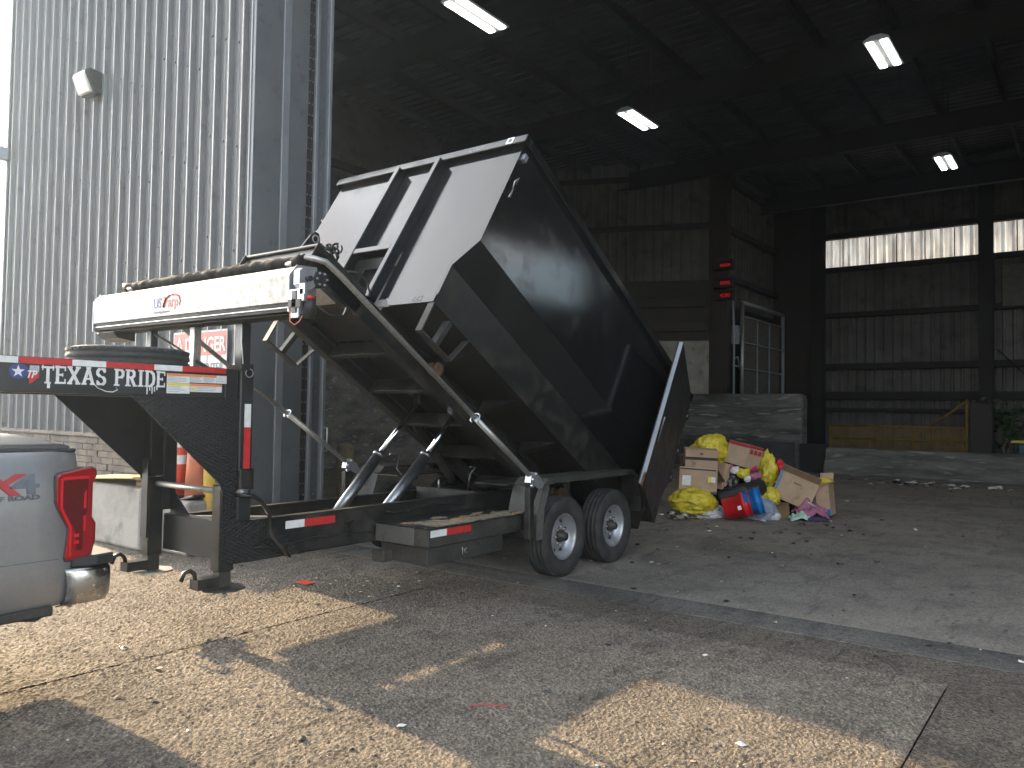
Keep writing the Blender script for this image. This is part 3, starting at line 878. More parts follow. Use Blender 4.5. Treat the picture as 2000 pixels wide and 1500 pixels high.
cd.box(18.3, 18.5, 5.2, 5.4, 3.9, 4.5)
tag(cd.obj('conduit_run', 'grey', None), 'grey electrical conduit and box running down beside the gate', 'conduit')
# yellow railing with mesh infill
ry = thing('safety_railing', 'dull yellow mesh safety railing standing behind the low curb wall', 'railing', (18, .5, .3))
YA, YB_ = 2.23, -1.31
for z_ in (1.33, .95, .62):
    mb = MB(); mb.tube([(18, YA, z_), (18, YB_, z_)], .03, 8); mb.obj('rail', 'railyellow', ry)
for y_, h_ in ((YA, 1.35), (1.15, .96), (0.0, 1.35), (YB_, 2.1)):
    mb = MB(); mb.tube([(18, y_, 0), (18, y_, h_)], .035, 8); mb.obj('post', 'railyellow', ry)
mb = MB(); mb.tube([(18, YB_, 2.05), (18, -.45, 1.36)], .035, 8); mb.obj('diagonal_brace', 'railyellow', ry)
mb = MB()
y_ = YB_ + .03
while y_ < YA:
    mb.box(17.996, 18.004, y_, y_ + .018, .62, 1.33); y_ += .042
zz = .64
while zz < 1.33:
    mb.box(17.994, 17.9955, YB_, YA, zz, zz + .012); zz += .06
mb.obj('mesh_infill', 'railyellow', ry, kind='stuff')
mb = MB(); mb.box(18.1, 18.6, -1.9, -1.36, 0, 2.0)
tag(mb.obj('electrical_cabinet', 'steelbrown', None, .02), 'plain dark brown cabinet at the right end of the railing', 'cabinet')
# plant
pl = thing('leafy_shrub', 'dark green leafy shrub growing against the back of the hall', 'shrub', (19.6, -2.0, 0))
mb = MB()
for k in range(5):
    a = random.uniform(0, 6.28)
    mb.tube([(19.6 + .1 * math.cos(a), -1.9 + .15 * math.sin(a), .0), (19.6 + .15 * math.cos(a), -1.9 + .25 * math.sin(a), .8), (19.6 + .3 * math.cos(a), -1.95 + .5 * math.sin(a), 1.5)], [.03, .022, .01], 6)
mb.obj('stem', 'stem', pl)
mb = MB()
for k in range(1500):
    c = V((random.gauss(0, .28), random.gauss(0, .42), random.gauss(0, .34)))
    if c.length > 1.0: continue
    c = V((19.6, -1.95, 1.35)) + c
    if noise.noise(c * 2.4) < -.12: continue
    u = V((random.gauss(0, 1), random.gauss(0, 1), random.gauss(0, .6))).normalized()
    w = u.orthogonal().normalized()
    l = random.uniform(.06, .12)
    mb.add([c - u * l, c + w * l * .4, c + u * l, c - w * l * .4], [(0, 1, 2, 3)])
mb.obj('foliage', 'leaf', pl)
wb = thing('waste_cart', 'dark blue cart with a yellow lid at the far right', 'bin', (18.6, -2.75, 0))
mb = MB(); mb.box(18.3, 18.9, -3.3, -2.45, 0, .95); mb.obj('cart_body', 'binblue', wb, .04, seg=2)
mb = MB(); mb.box(18.25, 18.95, -3.4, -2.3, .96, 1.02); mb.obj('lid', 'yellowp', wb, .02, seg=2)

# ------------------------------------------------------------------ the trailer
YN, YF = .70, 1.75               # outer faces of the trailer frame
YM = (YN + YF) / 2
tr = thing('gooseneck_trailer', 'black gooseneck roll off trailer with its bed tilted up and backed into the bay', 'trailer', (-1, YM, 0))
def mir(y): return YN + YF - y
def tape(segs, fn, nm='reflective_tape', parent=tr):
    """segs: list of (a, b, red?) -> boxes from fn(a, b)"""
    mb = MB()
    for a, b, rd in segs:
        mb.mi = 1 if rd else 0
        mb.boxf(*fn(a, b))
    return mb.obj(nm, ['white', 'red'], parent)
for side in (0, 1):
    Y = (lambda y: y) if side == 0 else mir
    def bx(x0, x1, ya, yb, z0, z1):
        a, b = sorted((Y(ya), Y(yb))); m = MB(); m.box(x0, x1, a, b, z0, z1); return m
    zb, zt = (.502, .785) if side == 0 else (.47, .735)
    fr = bx(-3.10, 1.75, YN, YN + .012, zb + .012, zt)
    a, b = sorted((Y(YN - .004), Y(YN + .075)))
    fr.box(-3.10, 1.75, a, b, zt + .001, zt + .012); fr.box(-3.10, 1.75, a, b, zb, zb + .011)
    fr.obj('frame_rail', 'blackd', tr, .003)
    bx(-3.31, -3.205, YN + .004, YN + .10, 1.07, 1.868).obj('upright', 'beam', tr, .008)
    bx(-3.200, -3.090, YN - .02, YN + .10, .80, 1.91).obj('upright', 'beam', tr, .008)
    bx(-6.25, -3.312, YN + .0, YN + .13, 1.668, 1.872).obj('gooseneck_beam', 'beam', tr, .006)
    gp = MB()
    y_ = Y(YN - .006); off = (0, .010 if side == 0 else -.010, 0)
    gp.prism([(-3.976, y_, 1.667), (-3.205, y_, 1.667), (-3.205, y_, 1.0), (-3.312, y_, 1.0), (-3.335, y_, 1.07)], off)
    gp.obj('gusset_plate', 'tread' if side == 0 else 'beam', tr)
    # landing leg: outer box, inner leg, foot and chain hook
    jk = bx(-3.318, -3.20, YN + .006, YN + .112, .46, 1.058); jko = jk.obj('landing_leg', 'blackd', tr, .008)
    bx(-3.306, -3.212, YN + .018, YN + .10, .345, .47).obj('inner_leg', 'blackm', jko, .006)
    yc = Y(YN + .06)
    ft = MB(); ft.lathe([(0, .332), (.155, .332), (.155, .345), (0, .345)], (-3.25, yc, 0), NZ, 8, False); ft.obj('foot_plate', 'galv' if side else 'blackm', jko)
    fh = MB(); fh.box(-3.47, -3.308, yc - .05, yc + .05, .36, .43)
    fh.tube([(-3.46, yc, .43), (-3.47, yc, .47), (-3.50, yc, .495), (-3.54, yc, .485), (-3.565, yc, .43)], .015, 8)
    fh.obj('chain_hook', 'blackd', jko)
    if side == 1:
        bx(-3.332, -3.320, YN + .02, YN + .11, .60, 1.2).obj('side_plate', 'beam', tr, .003)
    if side == 0:
        lp = MB(); lp.prism([(-3.31, YN - .005, .504), (-3.31, YN - .005, .998), (-3.09, YN - .005, .998), (-3.09, YN - .005, .80), (-2.95, YN - .005, .79), (-2.62, YN - .005, .504)], (0, .0035, 0))
        lp.obj('tread_gusset', 'tread', tr)
# front cross beam, cross members, floor edge plates
mb = MB(); mb.box(-3.195, -3.10, YN + .105, YF - .105, .50, .775); mb.obj('front_cross_beam', 'beam', tr, .004)
mb = MB(); mb.prism([(-3.14, YF - .106, .776), (-3.14, YF - .106, .97), (-3.14, YF - .36, .776)], (.01, 0, 0)); mb.obj('corner_gusset', 'beam', tr)
for xc in (-2.6, -1.6, -.6, .4, 1.4):
    mb = MB(); mb.box(xc, xc + .06, YN + .08, YF - .08, .48, .60); mb.obj('cross_member', 'blackd', tr, .003)
mb = MB(); mb.box(-.35, -.29, YN + .08, YF - .08, .602, .79); mb.obj('bulkhead_plate', 'blackd', tr, .003)
mb = MB(); mb.boxf((-3.02, YF - .09, .725), (.72, -.87, 0), (.03, .03, 0), (0, 0, .010)); mb.obj('diagonal_plate', 'galv', tr)
mb = MB(); mb.tube([(-3.26, YN + .1, 1.008), (-3.26, YF - .12, 1.008)], .022, 12); mb.obj('jack_shaft', 'galv', tr)
mb = MB(); mb.tube([(-3.22, YN - .03, .995), (-3.20, YN - .085, .99), (-3.12, YN - .09, .975), (-3.05, YN - .09, .93), (-2.985, YN - .09, .84), (-2.975, YN - .09, .70), (-2.94, YN - .09, .655), (-2.80, YN - .09, .515)], .016, 8)
mb.obj('crank_handle', 'blackd', tr)
mb = MB(); mb.box(-3.21, -3.09, YN - .055, YN - .02, 1.02, 1.17); mb.obj('jack_gearbox', 'blackd', tr, .01)
mb = MB(); mb.tube([(-3.15, YN - .03, 1.012), (-3.22, YN - .06, 1.005)], .022, 10); mb.obj('crank_shaft', 'galv', tr)
# gooseneck front: cross tubes and coupler over the truck bed
for xx in (-6.2, -4.9):
    mb = MB(); mb.box(xx, xx + .12, YN + .132, YF - .132, 1.69, 1.85); mb.obj('neck_cross_tube', 'beam', tr, .006)
mb = MB(); mb.box(-6.2, -6.02, YM - .09, YM + .09, 1.05, 1.688); mb.obj('coupler_tube', 'beam', tr, .008)
# tapes, lettering, emblem, warning labels on the near beam
segs = [(-5.6, -5.1, True), (-5.1, -4.626, False), (-4.626, -4.335, True), (-4.335, -4.137, False), (-4.137, -3.831, True), (-3.831, -3.637, False), (-3.637, -3.312, True)]
tape(segs, lambda a, b: ((a, YN - .0075, 1.832), (b - a, 0, 0), (0, .0015, 0), (0, 0, .036)))
tape([(-2.775, -2.60, False), (-2.60, -2.30, True)], lambda a, b: ((a, YN - .003, .700), (b - a, 0, 0), (0, .0015, 0), (0, 0, .058)))
tape([(1.46, 1.625, False), (1.165, 1.46, True)], lambda a, b: ((-3.165, YN - .0225, a), (.052, 0, 0), (0, .0015, 0), (0, 0, b - a)))
# slab serif lettering built from strokes
GL = {
 'T': (.62, [[(0, .88), (.62, .88)], [(.31, .88), (.31, .06)]], [(0, .72, .06, .28), (.56, .72, .06, .28), (.14, 0, .34, .09), (.27, .30, .08, .1)]),
 'E': (.60, [[(.14, .06), (.14, .94)], [(.04, .92), (.56, .92)], [(.04, .06), (.56, .06)], [(.14, .5), (.42, .5)]], [(.52, .72, .07, .22), (.52, .04, .07, .24), (.38, .40, .06, .2), (0, 0, .26, .07), (0, .93, .26, .07)]),
 'X': (.74, [[(.12, .95), (.62, .05)], [(.62, .95), (.12, .05)]], [(0, .9, .28, .1), (.46, .9, .28, .1), (0, 0, .28, .1), (.46, 0, .28, .1)]),
 'A': (.76, [[(.12, .05), (.38, .95)], [(.38, .95), (.64, .05)], [(.22, .34), (.54, .34)]], [(0, 0, .28, .1), (.48, 0, .28, .1), (.24, .92, .28, .1)]),
 'S': (.58, [[(.50, .80), (.40, .93), (.18, .93), (.08, .80), (.08, .64), (.20, .53), (.40, .46), (.50, .34), (.50, .18), (.40, .06), (.18, .06), (.08, .18)]], [(.47, .72, .07, .26), (.03, .02, .07, .26)]),
 'P': (.62, [[(.16, .05), (.16, .95)], [(.16, .93), (.44, .93), (.54, .83), (.54, .62), (.44, .50), (.16, .50)]], [(0, 0, .34, .09), (0, .91, .3, .09)]),
 'R': (.72, [[(.16, .05), (.16, .95)], [(.16, .93), (.44, .93), (.54, .83), (.54, .64), (.44, .53), (.16, .53)], [(.36, .52), (.58, .05)]], [(0, 0, .34, .09), (0, .91, .3, .09), (.48, 0, .26, .09)]),
 'I': (.36, [[(.18, .05), (.18, .95)]], [(0, 0, .36, .09), (0, .91, .36, .09), (.10, .45, .16, .08)]),
 'D': (.68, [[(.16, .05), (.16, .95)], [(.16, .93), (.40, .93), (.56, .78), (.60, .5), (.56, .22), (.40, .06), (.16, .06)]], [(0, 0, .3, .09), (0, .91, .3, .09)]),
 ' ': (.34, [], [])}
def letters(body, x0, x1, z0, h, y, parent, nm):
    tot = sum(GL[c][0] + .07 for c in body)
    sx = (x1 - x0) / tot; cx = x0
    for c in body:
        w, strokes, serif = GL[c]
        mb = MB()
        th = .086
        d = 0
        for st in strokes:
            for a, b in zip(st, st[1:]):
                v = V((b[0] - a[0], b[1] - a[1])); l = v.length; v /= l
                nrm = V((-v.y, v.x)) * th * (1 if abs(v.y) > .35 else .62)
                e = v * .03
                p = [V(a) - e + nrm, V(a) - e - nrm, V(b) + e - nrm, V(b) + e + nrm]
                d += 1
                yy = y - .00002 * d
                mb.prism([(cx + q.x * sx, yy, z0 + q.y * h) for q in p], (0, -.0012, 0))
        for s_ in serif:
            d += 1; yy = y - .00002 * d
            mb.prism([(cx + (s_[0] + q[0] * s_[2]) * sx, yy, z0 + (s_[1] + q[1] * s_[3]) * h) for q in ((0, 0), (1, 0), (1, 1), (0, 1))], (0, -.0012, 0))
        if mb.v: mb.obj(nm, 'white', parent)
        cx += (w + .07) * sx
letters('TEXAS PRIDE', -4.497, -3.745, 1.722, .106, YN - .0015, tr, 'letter')
dc = MB()
for k, (xx, l) in enumerate(((-3.842, .045), (-3.826, .030), (-3.858, .025), (-3.875, .05), (-3.81, .02))):
    dr_ = MB(); dr_.box(xx, xx + .007, YN - .0025, YN - .0012, 1.724 - l, 1.725); dr_.obj('paint_drip', 'white', tr)
dr_ = MB(); dr_.box(-4.468, -4.452, YN - .0025, YN - .0012, 1.695, 1.724); dr_.obj('paint_drip', 'white', tr)
dc.tube([(-4.21, YN - .002, 1.735), (-4.18, YN - .002, 1.705), (-4.13, YN - .002, 1.686), (-4.09, YN - .002, 1.684), (-4.06, YN - .002, 1.697), (-4.07, YN - .002, 1.712)], [.003, .0025, .003, .004, .003, .001], 5)
dc.obj('lettering_flourish', 'white', tr)
em = MB(); em.prism([(-4.618 + .05 * math.cos(k * .524), YN - .0008, 1.787 + .045 * math.sin(k * .524)) for k in range(12)], (0, -.0012, 0)); em.obj('emblem_field', 'navy', tr)
st = MB(); st.prism([(-4.622 + (.036 if k % 2 == 0 else .014) * math.sin(k * math.pi / 5), YN - .0022, 1.785 + (.036 if k % 2 == 0 else .014) * math.cos(k * math.pi / 5)) for k in range(10)], (0, -.001, 0)); st.obj('emblem_star', 'white', tr)
e2 = MB(); e2.prism([(-4.57, YN - .0022, 1.785), (-4.513, YN - .0022, 1.785), (-4.513, YN - .0022, 1.755), (-4.562, YN - .0022, 1.715)], (0, -.001, 0)); e2.obj('emblem_shield', 'red', tr)
e3 = MB(); e3.prism([(-4.565, YN - .0022, 1.786), (-4.562, YN - .0022, 1.822), (-4.513, YN - .0022, 1.822), (-4.513, YN - .0022, 1.786)], (0, -.001, 0)); e3.obj('emblem_shield', 'greyp', tr)
text('emblem_letters', 'TP', .058, (-4.583, YN - .0036, 1.752), NX, NZ, 'white', tr, bold=.0015, shear=.35, sx=.8)
def decal(x0, x1, z0, z1, top, rows=4, tri=False):
    mb = MB(); mb.box(x0, x1, YN - .0085, YN - .0070, z0, z1); ob = mb.obj('warning_label', 'white', tr)
    mb = MB(); mb.box(x0 + .002, x1 - .002, YN - .0095, YN - .0087, z1 - .016, z1 - .001); mb.obj('label_header', top, ob)
    mb = MB()
    for k in range(rows):
        zz = z1 - .02 - k * (z1 - z0 - .022) / rows
        mb.box(x0 + .004, x0 + (x1 - x0) * random.uniform(.55, .95), YN - .0093, YN - .0087, zz - .004, zz)
    mb.obj('label_text_lines', 'greyp', ob)
    if tri:
        mb = MB(); mb.prism([(x0 + .004, YN - .0105, z0 + .008), (x0 + .034, YN - .0105, z0 + .008), (x0 + .019, YN - .0105, z0 + .036)], (0, -.0008, 0)); mb.obj('label_triangle', 'yellowp', ob)
decal(-3.744, -3.582, 1.756, 1.816, 'orangep', 4)
decal(-3.744, -3.582, 1.686, 1.754, 'yellowp', 4)
decal(-3.578, -3.488, 1.762, 1.816, 'orangep', 4)
decal(-3.486, -3.385, 1.762, 1.816, 'orangep', 4)
decal(-3.383, -3.307, 1.762, 1.816, 'white', 2)
decal(-3.578, -3.342, 1.700, 1.755, 'orangep', 3, True)
lr = MB(); lr.tube([(-3.14 + .03 * math.cos(a), YN - .03, 1.845 + .03 * math.sin(a)) for a in [k * math.pi / 8 for k in range(17)]], .004, 6); lr.obj('tie_ring', 'galv', tr)

# spare wheel lying across the beams
def tyre_profile(Ro, W, Ri):
    """closed cross section: tread with four grooves, rounded shoulder, sidewall, bead"""
    h = W / 2
    p = [(Ri, -h * .72), (Ri + .012, -h * .86), (Ri + (Ro - Ri) * .45, -h * 1.0), (Ro - .045, -h * .97), (Ro - .018, -h * .88)]
    for g in (-.62, -.22, .22, .62):
        p += [(Ro - .004 if abs(g) > .5 else Ro, h * (g - .10)), (Ro - .012, h * (g - .065)), (Ro - .012, h * (g + .065)), (Ro - .004 if abs(g) > .5 else Ro, h * (g + .10))]
    p += [(Ro - .018, h * .88), (Ro - .045, h * .97), (Ri + (Ro - Ri) * .45, h), (Ri + .012, h * .86), (Ri, h * .72)]
    return p
def make_wheel(name, o, ax, parent):
    """o: centre of the wheel; ax points to the outer face"""
    o, ax = V(o), V(ax)
    Ro, W, Ri = .391, .225, .218
    mb = MB(); hw = W / 2
    # rim: outer flange, barrel, dished disc
    prof = [(Ri + .006, hw * .84), (Ri - .004, hw * .86), (Ri - .012, hw * .80), (Ri - .018, hw * .55), (Ri - .030, hw * .35), (Ri - .042, hw * .15), (.150, hw * .02), (.120, hw * .20), (.100, hw * .30), (.085, hw * .32), (.0, hw * .32)]
    mb.lathe(prof, o, ax, 56)
    mb.lathe([(Ri - .012, -hw * .85), (Ri - .02, -hw * .2), (Ri - .03, hw * .30)], o, ax, 48)
    rim = mb.obj(name, 'rim', parent)
    mb = MB(); mb.lathe(tyre_profile(Ro, W, Ri), o, ax, 72, True)
    # lateral sipes as thin raised lugs along both shoulders
    e1 = ax.orthogonal().normalized(); e2 = ax.cross(e1)
    for k in range(64):
        a = 2 * math.pi * k / 64
        for s_ in (-1, 1):
            r_ = e1 * math.cos(a) + e2 * math.sin(a); t_ = ax.cross(r_)
            mb.boxf(o + r_ * (Ro - .012) + ax * (s_ * hw * .70) - t_ * .0145, t_ * .029, ax * (s_ * hw * .16), r_ * .0095)
    mb.obj('tyre', 'rubber', rim)
    mb = MB(); mb.lathe([(.062, hw * .25), (.060, hw * .62), (.055, hw * .66), (.042, hw * .68), (.040, hw * 1.05), (.030, hw * 1.12), (0, hw * 1.12)], o, ax, 24); mb.obj('hub_cap', 'blackm', rim)
    for k in range(8):
        a = 2 * math.pi * (k + .5) / 8
        c = o + (e1 * math.cos(a) + e2 * math.sin(a)) * .148 + ax * (hw * .05)
        mb = MB(); mb.lathe([(.017, -.012), (.017, .0135), (.013, .0125), (0, .006)], c, ax, 12); mb.obj('vent_shade_disc', 'plastic', rim)  # black disc stands in for the shade inside a vent opening
    for k in range(8):
        a = 2 * math.pi * k / 8
        c = o + (e1 * math.cos(a) + e2 * math.sin(a)) * .088 + ax * (hw * .30)
        mb = MB(); mb.cyl(c, c + ax * .03, .012, .010, 6); mb.obj('wheel_nut', 'galv', rim)
    return rim
for xx in (0.0, .978):
    make_wheel('wheel', (xx, .1125, .391), (0, -1, 0), tr)
    make_wheel('wheel', (xx, 2.45 - .1125, .391), (0, 1, 0), tr)
    mb = MB(); mb.cyl((xx, .24, .391), (xx, 2.21, .391), .055); mb.obj('axle', 'blackm', tr)
    for yy in (YN - .07, YF + .0):
        mb = MB()
        for k in range(3):
            mb.box(xx - .38 + .1 * k, xx + .38 - .1 * k, yy, yy + .065, .455 + .014 * k - .03, .466 + .014 * k - .03)
        mb.obj('leaf_spring', 'blackm', tr)
sw = make_wheel('spare_wheel', (-3.72, 1.225, 1.885), (0, 0, 1), tr)

# fenders over both wheels
for side in (0, 1):
    y0, y1 = (-.03, .31) if side == 0 else (2.14, 2.48)
    out = [(-.535, .42), (-.535, .66), (-.455, .90), (-.36, .975), (1.34, .975), (1.44, .90), (1.52, .66), (1.52, .50)]
    inn = [(x_ + (.012 if x_ < .5 else -.012), z_ - (.012 if .9 < z_ else 0)) for x_, z_ in out]
    mb = MB()
    for i in range(len(out) - 1):
        a, b, c, d = out[i], out[i + 1], inn[i + 1], inn[i]
        mb.prism([(a[0], y0, a[1]), (b[0], y0, b[1]), (c[0], y0, c[1]), (d[0], y0, d[1])], (0, y1 - y0, 0))
    fd = mb.obj('fender', 'blackm', tr, .003)
    ys_ = y0 if side == 0 else y1 - .010
    lip = MB()
    for i in range(len(out) - 1):
        a, b = out[i], out[i + 1]
        dr = .05 if .9 <= min(a[1], b[1]) else .0
        if dr: lip.prism([(a[0], ys_ - .001, a[1] - .003), (b[0], ys_ - .001, b[1] - .003), (b[0] - (.02 if b[0] > 1.3 else -.02), ys_ - .001, b[1] - dr), (a[0] + (.02 if a[0] < 0 else 0), ys_ - .001, a[1] - dr)], (0, .010, 0))
    lip.obj('fender_lip', 'blackm', fd)
    # front skirt plate with bolts
    fp = MB(); fp.prism([(-.537, ys_ + .002, .42), (-.537, ys_ + .002, .66), (-.457, ys_ + .002, .90), (-.37, ys_ + .002, .965), (-.33, ys_ + .002, .88), (-.415, ys_ + .002, .70), (-.44, ys_ + .002, .42)], (0, .008, 0)); fp.obj('fender_skirt', 'dusty' if side == 0 else 'blackm', fd, .003)
    mb = MB(); mb.box(-.56, 1.54, (y1 if side == 0 else YF), (YN - .002 if side == 0 else y0), .90, .912); mb.obj('fender_top_plate', 'blackd', tr)
for xx in (.42,):
    mb = MB(); mb.box(xx, xx + .05, .26, .30, .55, .962); mb.obj('fender_stay', 'blackm', tr)

# step box with toolbox underneath, in front of the near fender
bt = MB(); bt.box(-1.86, -.60, .10, YN - .008, .505, .655); sbx = bt.obj('step_box', 'blackm', tr, .006)
mb = MB(); mb.box(-1.864, -1.8605, .25, YN - .01, .51, .65); mb.obj('box_end_plate', 'dusty', sbx)  # dusty end face; the light on it is put into the pale colour too
mb = MB(); mb.box(-1.87, -.58, .085, YN - .008, .656, .664); mb.obj('tread_step', 'tread', sbx)
mb = MB()
for k in range(170):
    x_ = random.uniform(-1.8, -.6); y_ = .10 + abs(random.gauss(0, .13))
    if y_ > .5: continue
    r_ = random.uniform(.008, .05)
    poly = [(x_ + r_ * 1.8 * math.cos(a) * random.uniform(.6, 1.2), y_ + r_ * math.sin(a) * random.uniform(.6, 1.2), .665 + .0002 * (k % 12)) for a in [j * math.pi / 4 for j in range(8)]]
    mb.mi = random.choice((0, 0, 1))
    mb.prism(poly, (0, 0, random.uniform(.002, .009)))
mb.obj('dried_mud', ['mud', 'cardd'], sbx, kind='stuff')
mb = MB(); mb.box(-1.84, -.85, .125, YN - .05, .36, .503); tb = mb.obj('toolbox', 'blackm', tr, .006)
mb = MB(); mb.tube([(-1.42, .115, .46), (-1.42, .112, .40)], .006, 6); mb.tube([(-1.36, .118, .45), (-1.39, .112, .44), (-1.395, .112, .415), (-1.36, .112, .41)], .005, 6); mb.obj('latch', 'galv', tb)
tape([(-1.835, -1.64, False), (-1.64, -1.33, True)], lambda a, b: ((a, .0985, .585), (b - a, 0, 0), (0, .0012, 0), (0, 0, .055)), parent=tr)
mb = MB(); mb.box(-2.0, -1.90, .45, .6, .37, .46); mb.obj('hydraulic_tank', 'blackm', tr, .01)
for xx, zz in ((-2.2, .695), (-1.55, .72), (-1.2, .725)):
    mb = MB(); mb.tube([(xx, YN - .003, zz), (xx, YN - .02, zz), (xx + .07, YN - .02, zz), (xx + .07, YN - .003, zz)], .006, 6); mb.obj('tie_loop', 'blackd', tr)

mb = MB(); mb.tube([(-3.05 + .1 * k, YN - .008 - .006 * math.sin(k * .9), .60 - .012 * math.sin(k * .7) - .02 * (k % 5 == 2)) for k in range(13)], .007, 6); mb.obj('wiring_loom', 'plastic', tr)
mb = MB(); mb.tube([(-1.75 + .1 * k, YN - .012, .735 - .018 * math.sin(k * .8)) for k in range(11)], .009, 6); mb.obj('hydraulic_hose', 'plastic', tr)
mb = MB(); mb.tube([(-2.6, 1.3, .62), (-2.2, 1.25, .64), (-1.9, 1.4, .6), (-1.72, 1.45, .62)], .010, 6); mb.obj('hydraulic_hose', 'plastic', tr)
# ---- tilted bed
TH = R(31.84)
T0 = V((-.759, 0, 4.058))
RR = V((math.cos(TH), 0, -math.sin(TH)))
UU = V((math.sin(TH), 0, math.cos(TH)))
def W(s, y, v): return T0 + RR * s + NY * y + UU * v
def wbox(mb, s0, s1, y0, y1, v0, v1):
    return mb.boxf(W(s0, y0, v0), RR * (s1 - s0), NY * (y1 - y0), UU * (v1 - v0))
D0 = V((-2.45, 0, 2.86))
def DK(s, y, v): return D0 + RR * s + NY * y + UU * v
def dbox(mb, s0, s1, y0, y1, v0, v1):
    return mb.boxf(DK(s0, y0, v0), RR * (s1 - s0), NY * (y1 - y0), UU * (v1 - v0))
tf = MB()
dbox(tf, .02, 4.35, .74, .80, -.21, -.03)
dbox(tf, .02, 4.35, .735, .84, -.028, -.018)
dbox(tf, .02, 4.35, .735, .84, -.222, -.212)
dbox(tf, .02, 4.35, 1.65, 1.71, -.21, -.03)
dbox(tf, .02, 4.35, 1.61, 1.715, -.028, -.018)
dbox(tf, .02, 4.35, 1.61, 1.715, -.222, -.212)
tfo = tf.obj('tilt_bed', 'blackd', tr, .004)
for s_ in (1.12, 1.72, 2.35, 3.0, 3.7):
    mb = MB(); dbox(mb, s_, s_ + .055, .802, 1.648, -.20, -.06); mb.obj('bed_cross_member', 'blackd', tfo, .004)
mb = MB(); dbox(mb, .55, 1.1, .81, 1.64, -.06, -.05); mb.obj('bed_plate', 'blackd', tfo)
mb = MB(); dbox(mb, -.02, .018, .74, 1.71, -.24, .0); dbox(mb, -.06, .55, .74, .752, -.24, .02); dbox(mb, -.06, .55, 1.70, 1.712, -.24, .02); mb.obj('winch_head', 'blackd', tfo, .004)
mb = MB(); dbox(mb, -.045, .018, .735, 1.715, .002, .03); mb.obj('head_tube', 'beam', tfo, .006)
mb = MB(); dbox(mb, -.06, .36, .78, 1.70, -.262, -.250); mb.obj('head_bottom_plate', 'galv', tfo)
mb = MB()
hp = [(-.02, 0), (.20, 0), (.10, .20), (.06, .235), (.02, .225), (0, .17)]
mb.prism([DK(a, 1.02, .03 + b) for a, b in hp], (0, .02, 0)); mb.obj('hook_bracket', 'blackd', tfo, .004)
mb = MB(); c = DK(.055, 1.018, .20); mb.tube([c + RR * .03 * math.cos(a) + UU * .03 * math.sin(a) for a in [k * math.pi / 6 for k in range(13)]], .006, 6); mb.obj('hook_ring', 'galv', tfo)
for s_ in (1.52, 3.92):
    c = DK(s_, .735, -.10)
    mb = MB(); mb.lathe([(0, 0), (.035, 0), (.035, .03), (.062, .032), (.062, .05), (.045, .055), (.045, .11), (.062, .115), (.062, .14), (.03, .142), (0, .142)], c, (0, -1, 0), 24); mb.obj('bed_roller', 'rust', tfo)
    mb = MB(); mb.lathe([(0, 0), (.035, 0), (.035, .03), (.062, .032), (.062, .05), (.045, .055), (.045, .11), (.062, .115), (.062, .14), (.03, .142), (0, .142)], DK(s_, 1.715, -.10), (0, 1, 0), 24); mb.obj('bed_roller', 'rust', tfo)
# bundle of hoses on the winch head and loose wires
mb = MB()
for k in range(9):
    c = DK(.12 + random.uniform(-.03, .06), .80 + random.uniform(-.05, .06), .08 + random.uniform(-.03, .05))
    r_ = random.uniform(.025, .045); ax = V((random.gauss(0, 1), random.gauss(0, 1), random.gauss(0, 1))).normalized()
    e1 = ax.orthogonal().normalized(); e2 = ax.cross(e1)
    mb.tube([c + (e1 * math.cos(a) + e2 * math.sin(a)) * r_ for a in [j * math.pi / 5 for j in range(10)]], .009, 6)
mb.obj('hose_bundle', 'plastic', tfo)
mb = MB(); mb.tube([DK(.3, .76, .03), DK(.4, .75, .10), DK(.52, .75, .09), DK(.62, .76, .02)], .008, 6); mb.obj('hose', 'plastic', tfo)
# winch hook and cable under the bin
mb = MB(); mb.prism([DK(a, 1.20, b) for a, b in ((.55, -.02), (.80, -.02), (.74, .10), (.62, .05))], (0, .03, 0)); mb.tube([DK(.62, 1.2, .08), DK(.70, 1.2, .3)], .012, 6); mb.obj('winch_hook', 'galv', tfo)
mb = MB(); mb.box(-.98, -.90, 1.0, 1.01, 2.0, 2.01)
mb = MB(); pts = [DK(.80, 1.0, .22), DK(.78, .99, .10), DK(.82, .98, -.02)]; mb.tube(pts, .02, 8); mb.obj('winch_cable_guide', 'rust', tfo)

# hydraulic rams
for yy, b, t, r_ in ((1.02, (-1.55, .60), (-.91, 1.165), (-.484, 1.584)), (1.45, (-1.72, .56), (-1.116, 1.161), (-.56, 1.69))):
    B_, T_, Q = V((b[0], yy, b[1])), V((t[0], yy, t[1])), V((r_[0], yy, r_[1]))
    mb = MB(); mb.cyl(B_, T_, .052, seg=24); dv = (T_ - B_).normalized()
    mb.cyl(T_ - dv * .03, T_ + dv * .012, .060, seg=24)
    ram = mb.obj('hydraulic_ram', 'ramsteel', tr)
    mb = MB(); mb.cyl(T_ + dv * .01, Q, .025, seg=16); mb.obj('ram_rod', 'chrome', ram)
    mb = MB(); mb.box(Q.x - .05, Q.x + .07, yy - .05, yy + .05, Q.z - .03, Q.z + .10); mb.obj('ram_lug', 'blackd', ram, .01)
mb = MB(); mb.tube([(-.97, 1.45, 1.16), (-.86, 1.42, 1.15), (-.95, 1.36, 1.02), (-.93, 1.28, .93), (-.85, 1.2, .93), (-.86, 1.12, 1.06), (-.90, 1.08, 1.17), (-.93, 1.06, 1.16)], .011, 8); mb.obj('hydraulic_hose', 'plastic', tr)
mb = MB(); mb.tube([(-.96, 1.06, 1.16), (-1.08, 1.08, 1.0), (-1.25, 1.08, .86), (-1.32, 1.08, .72), (-1.30, 1.05, .6)], .010, 8); mb.obj('hydraulic_hose', 'plastic', tr)
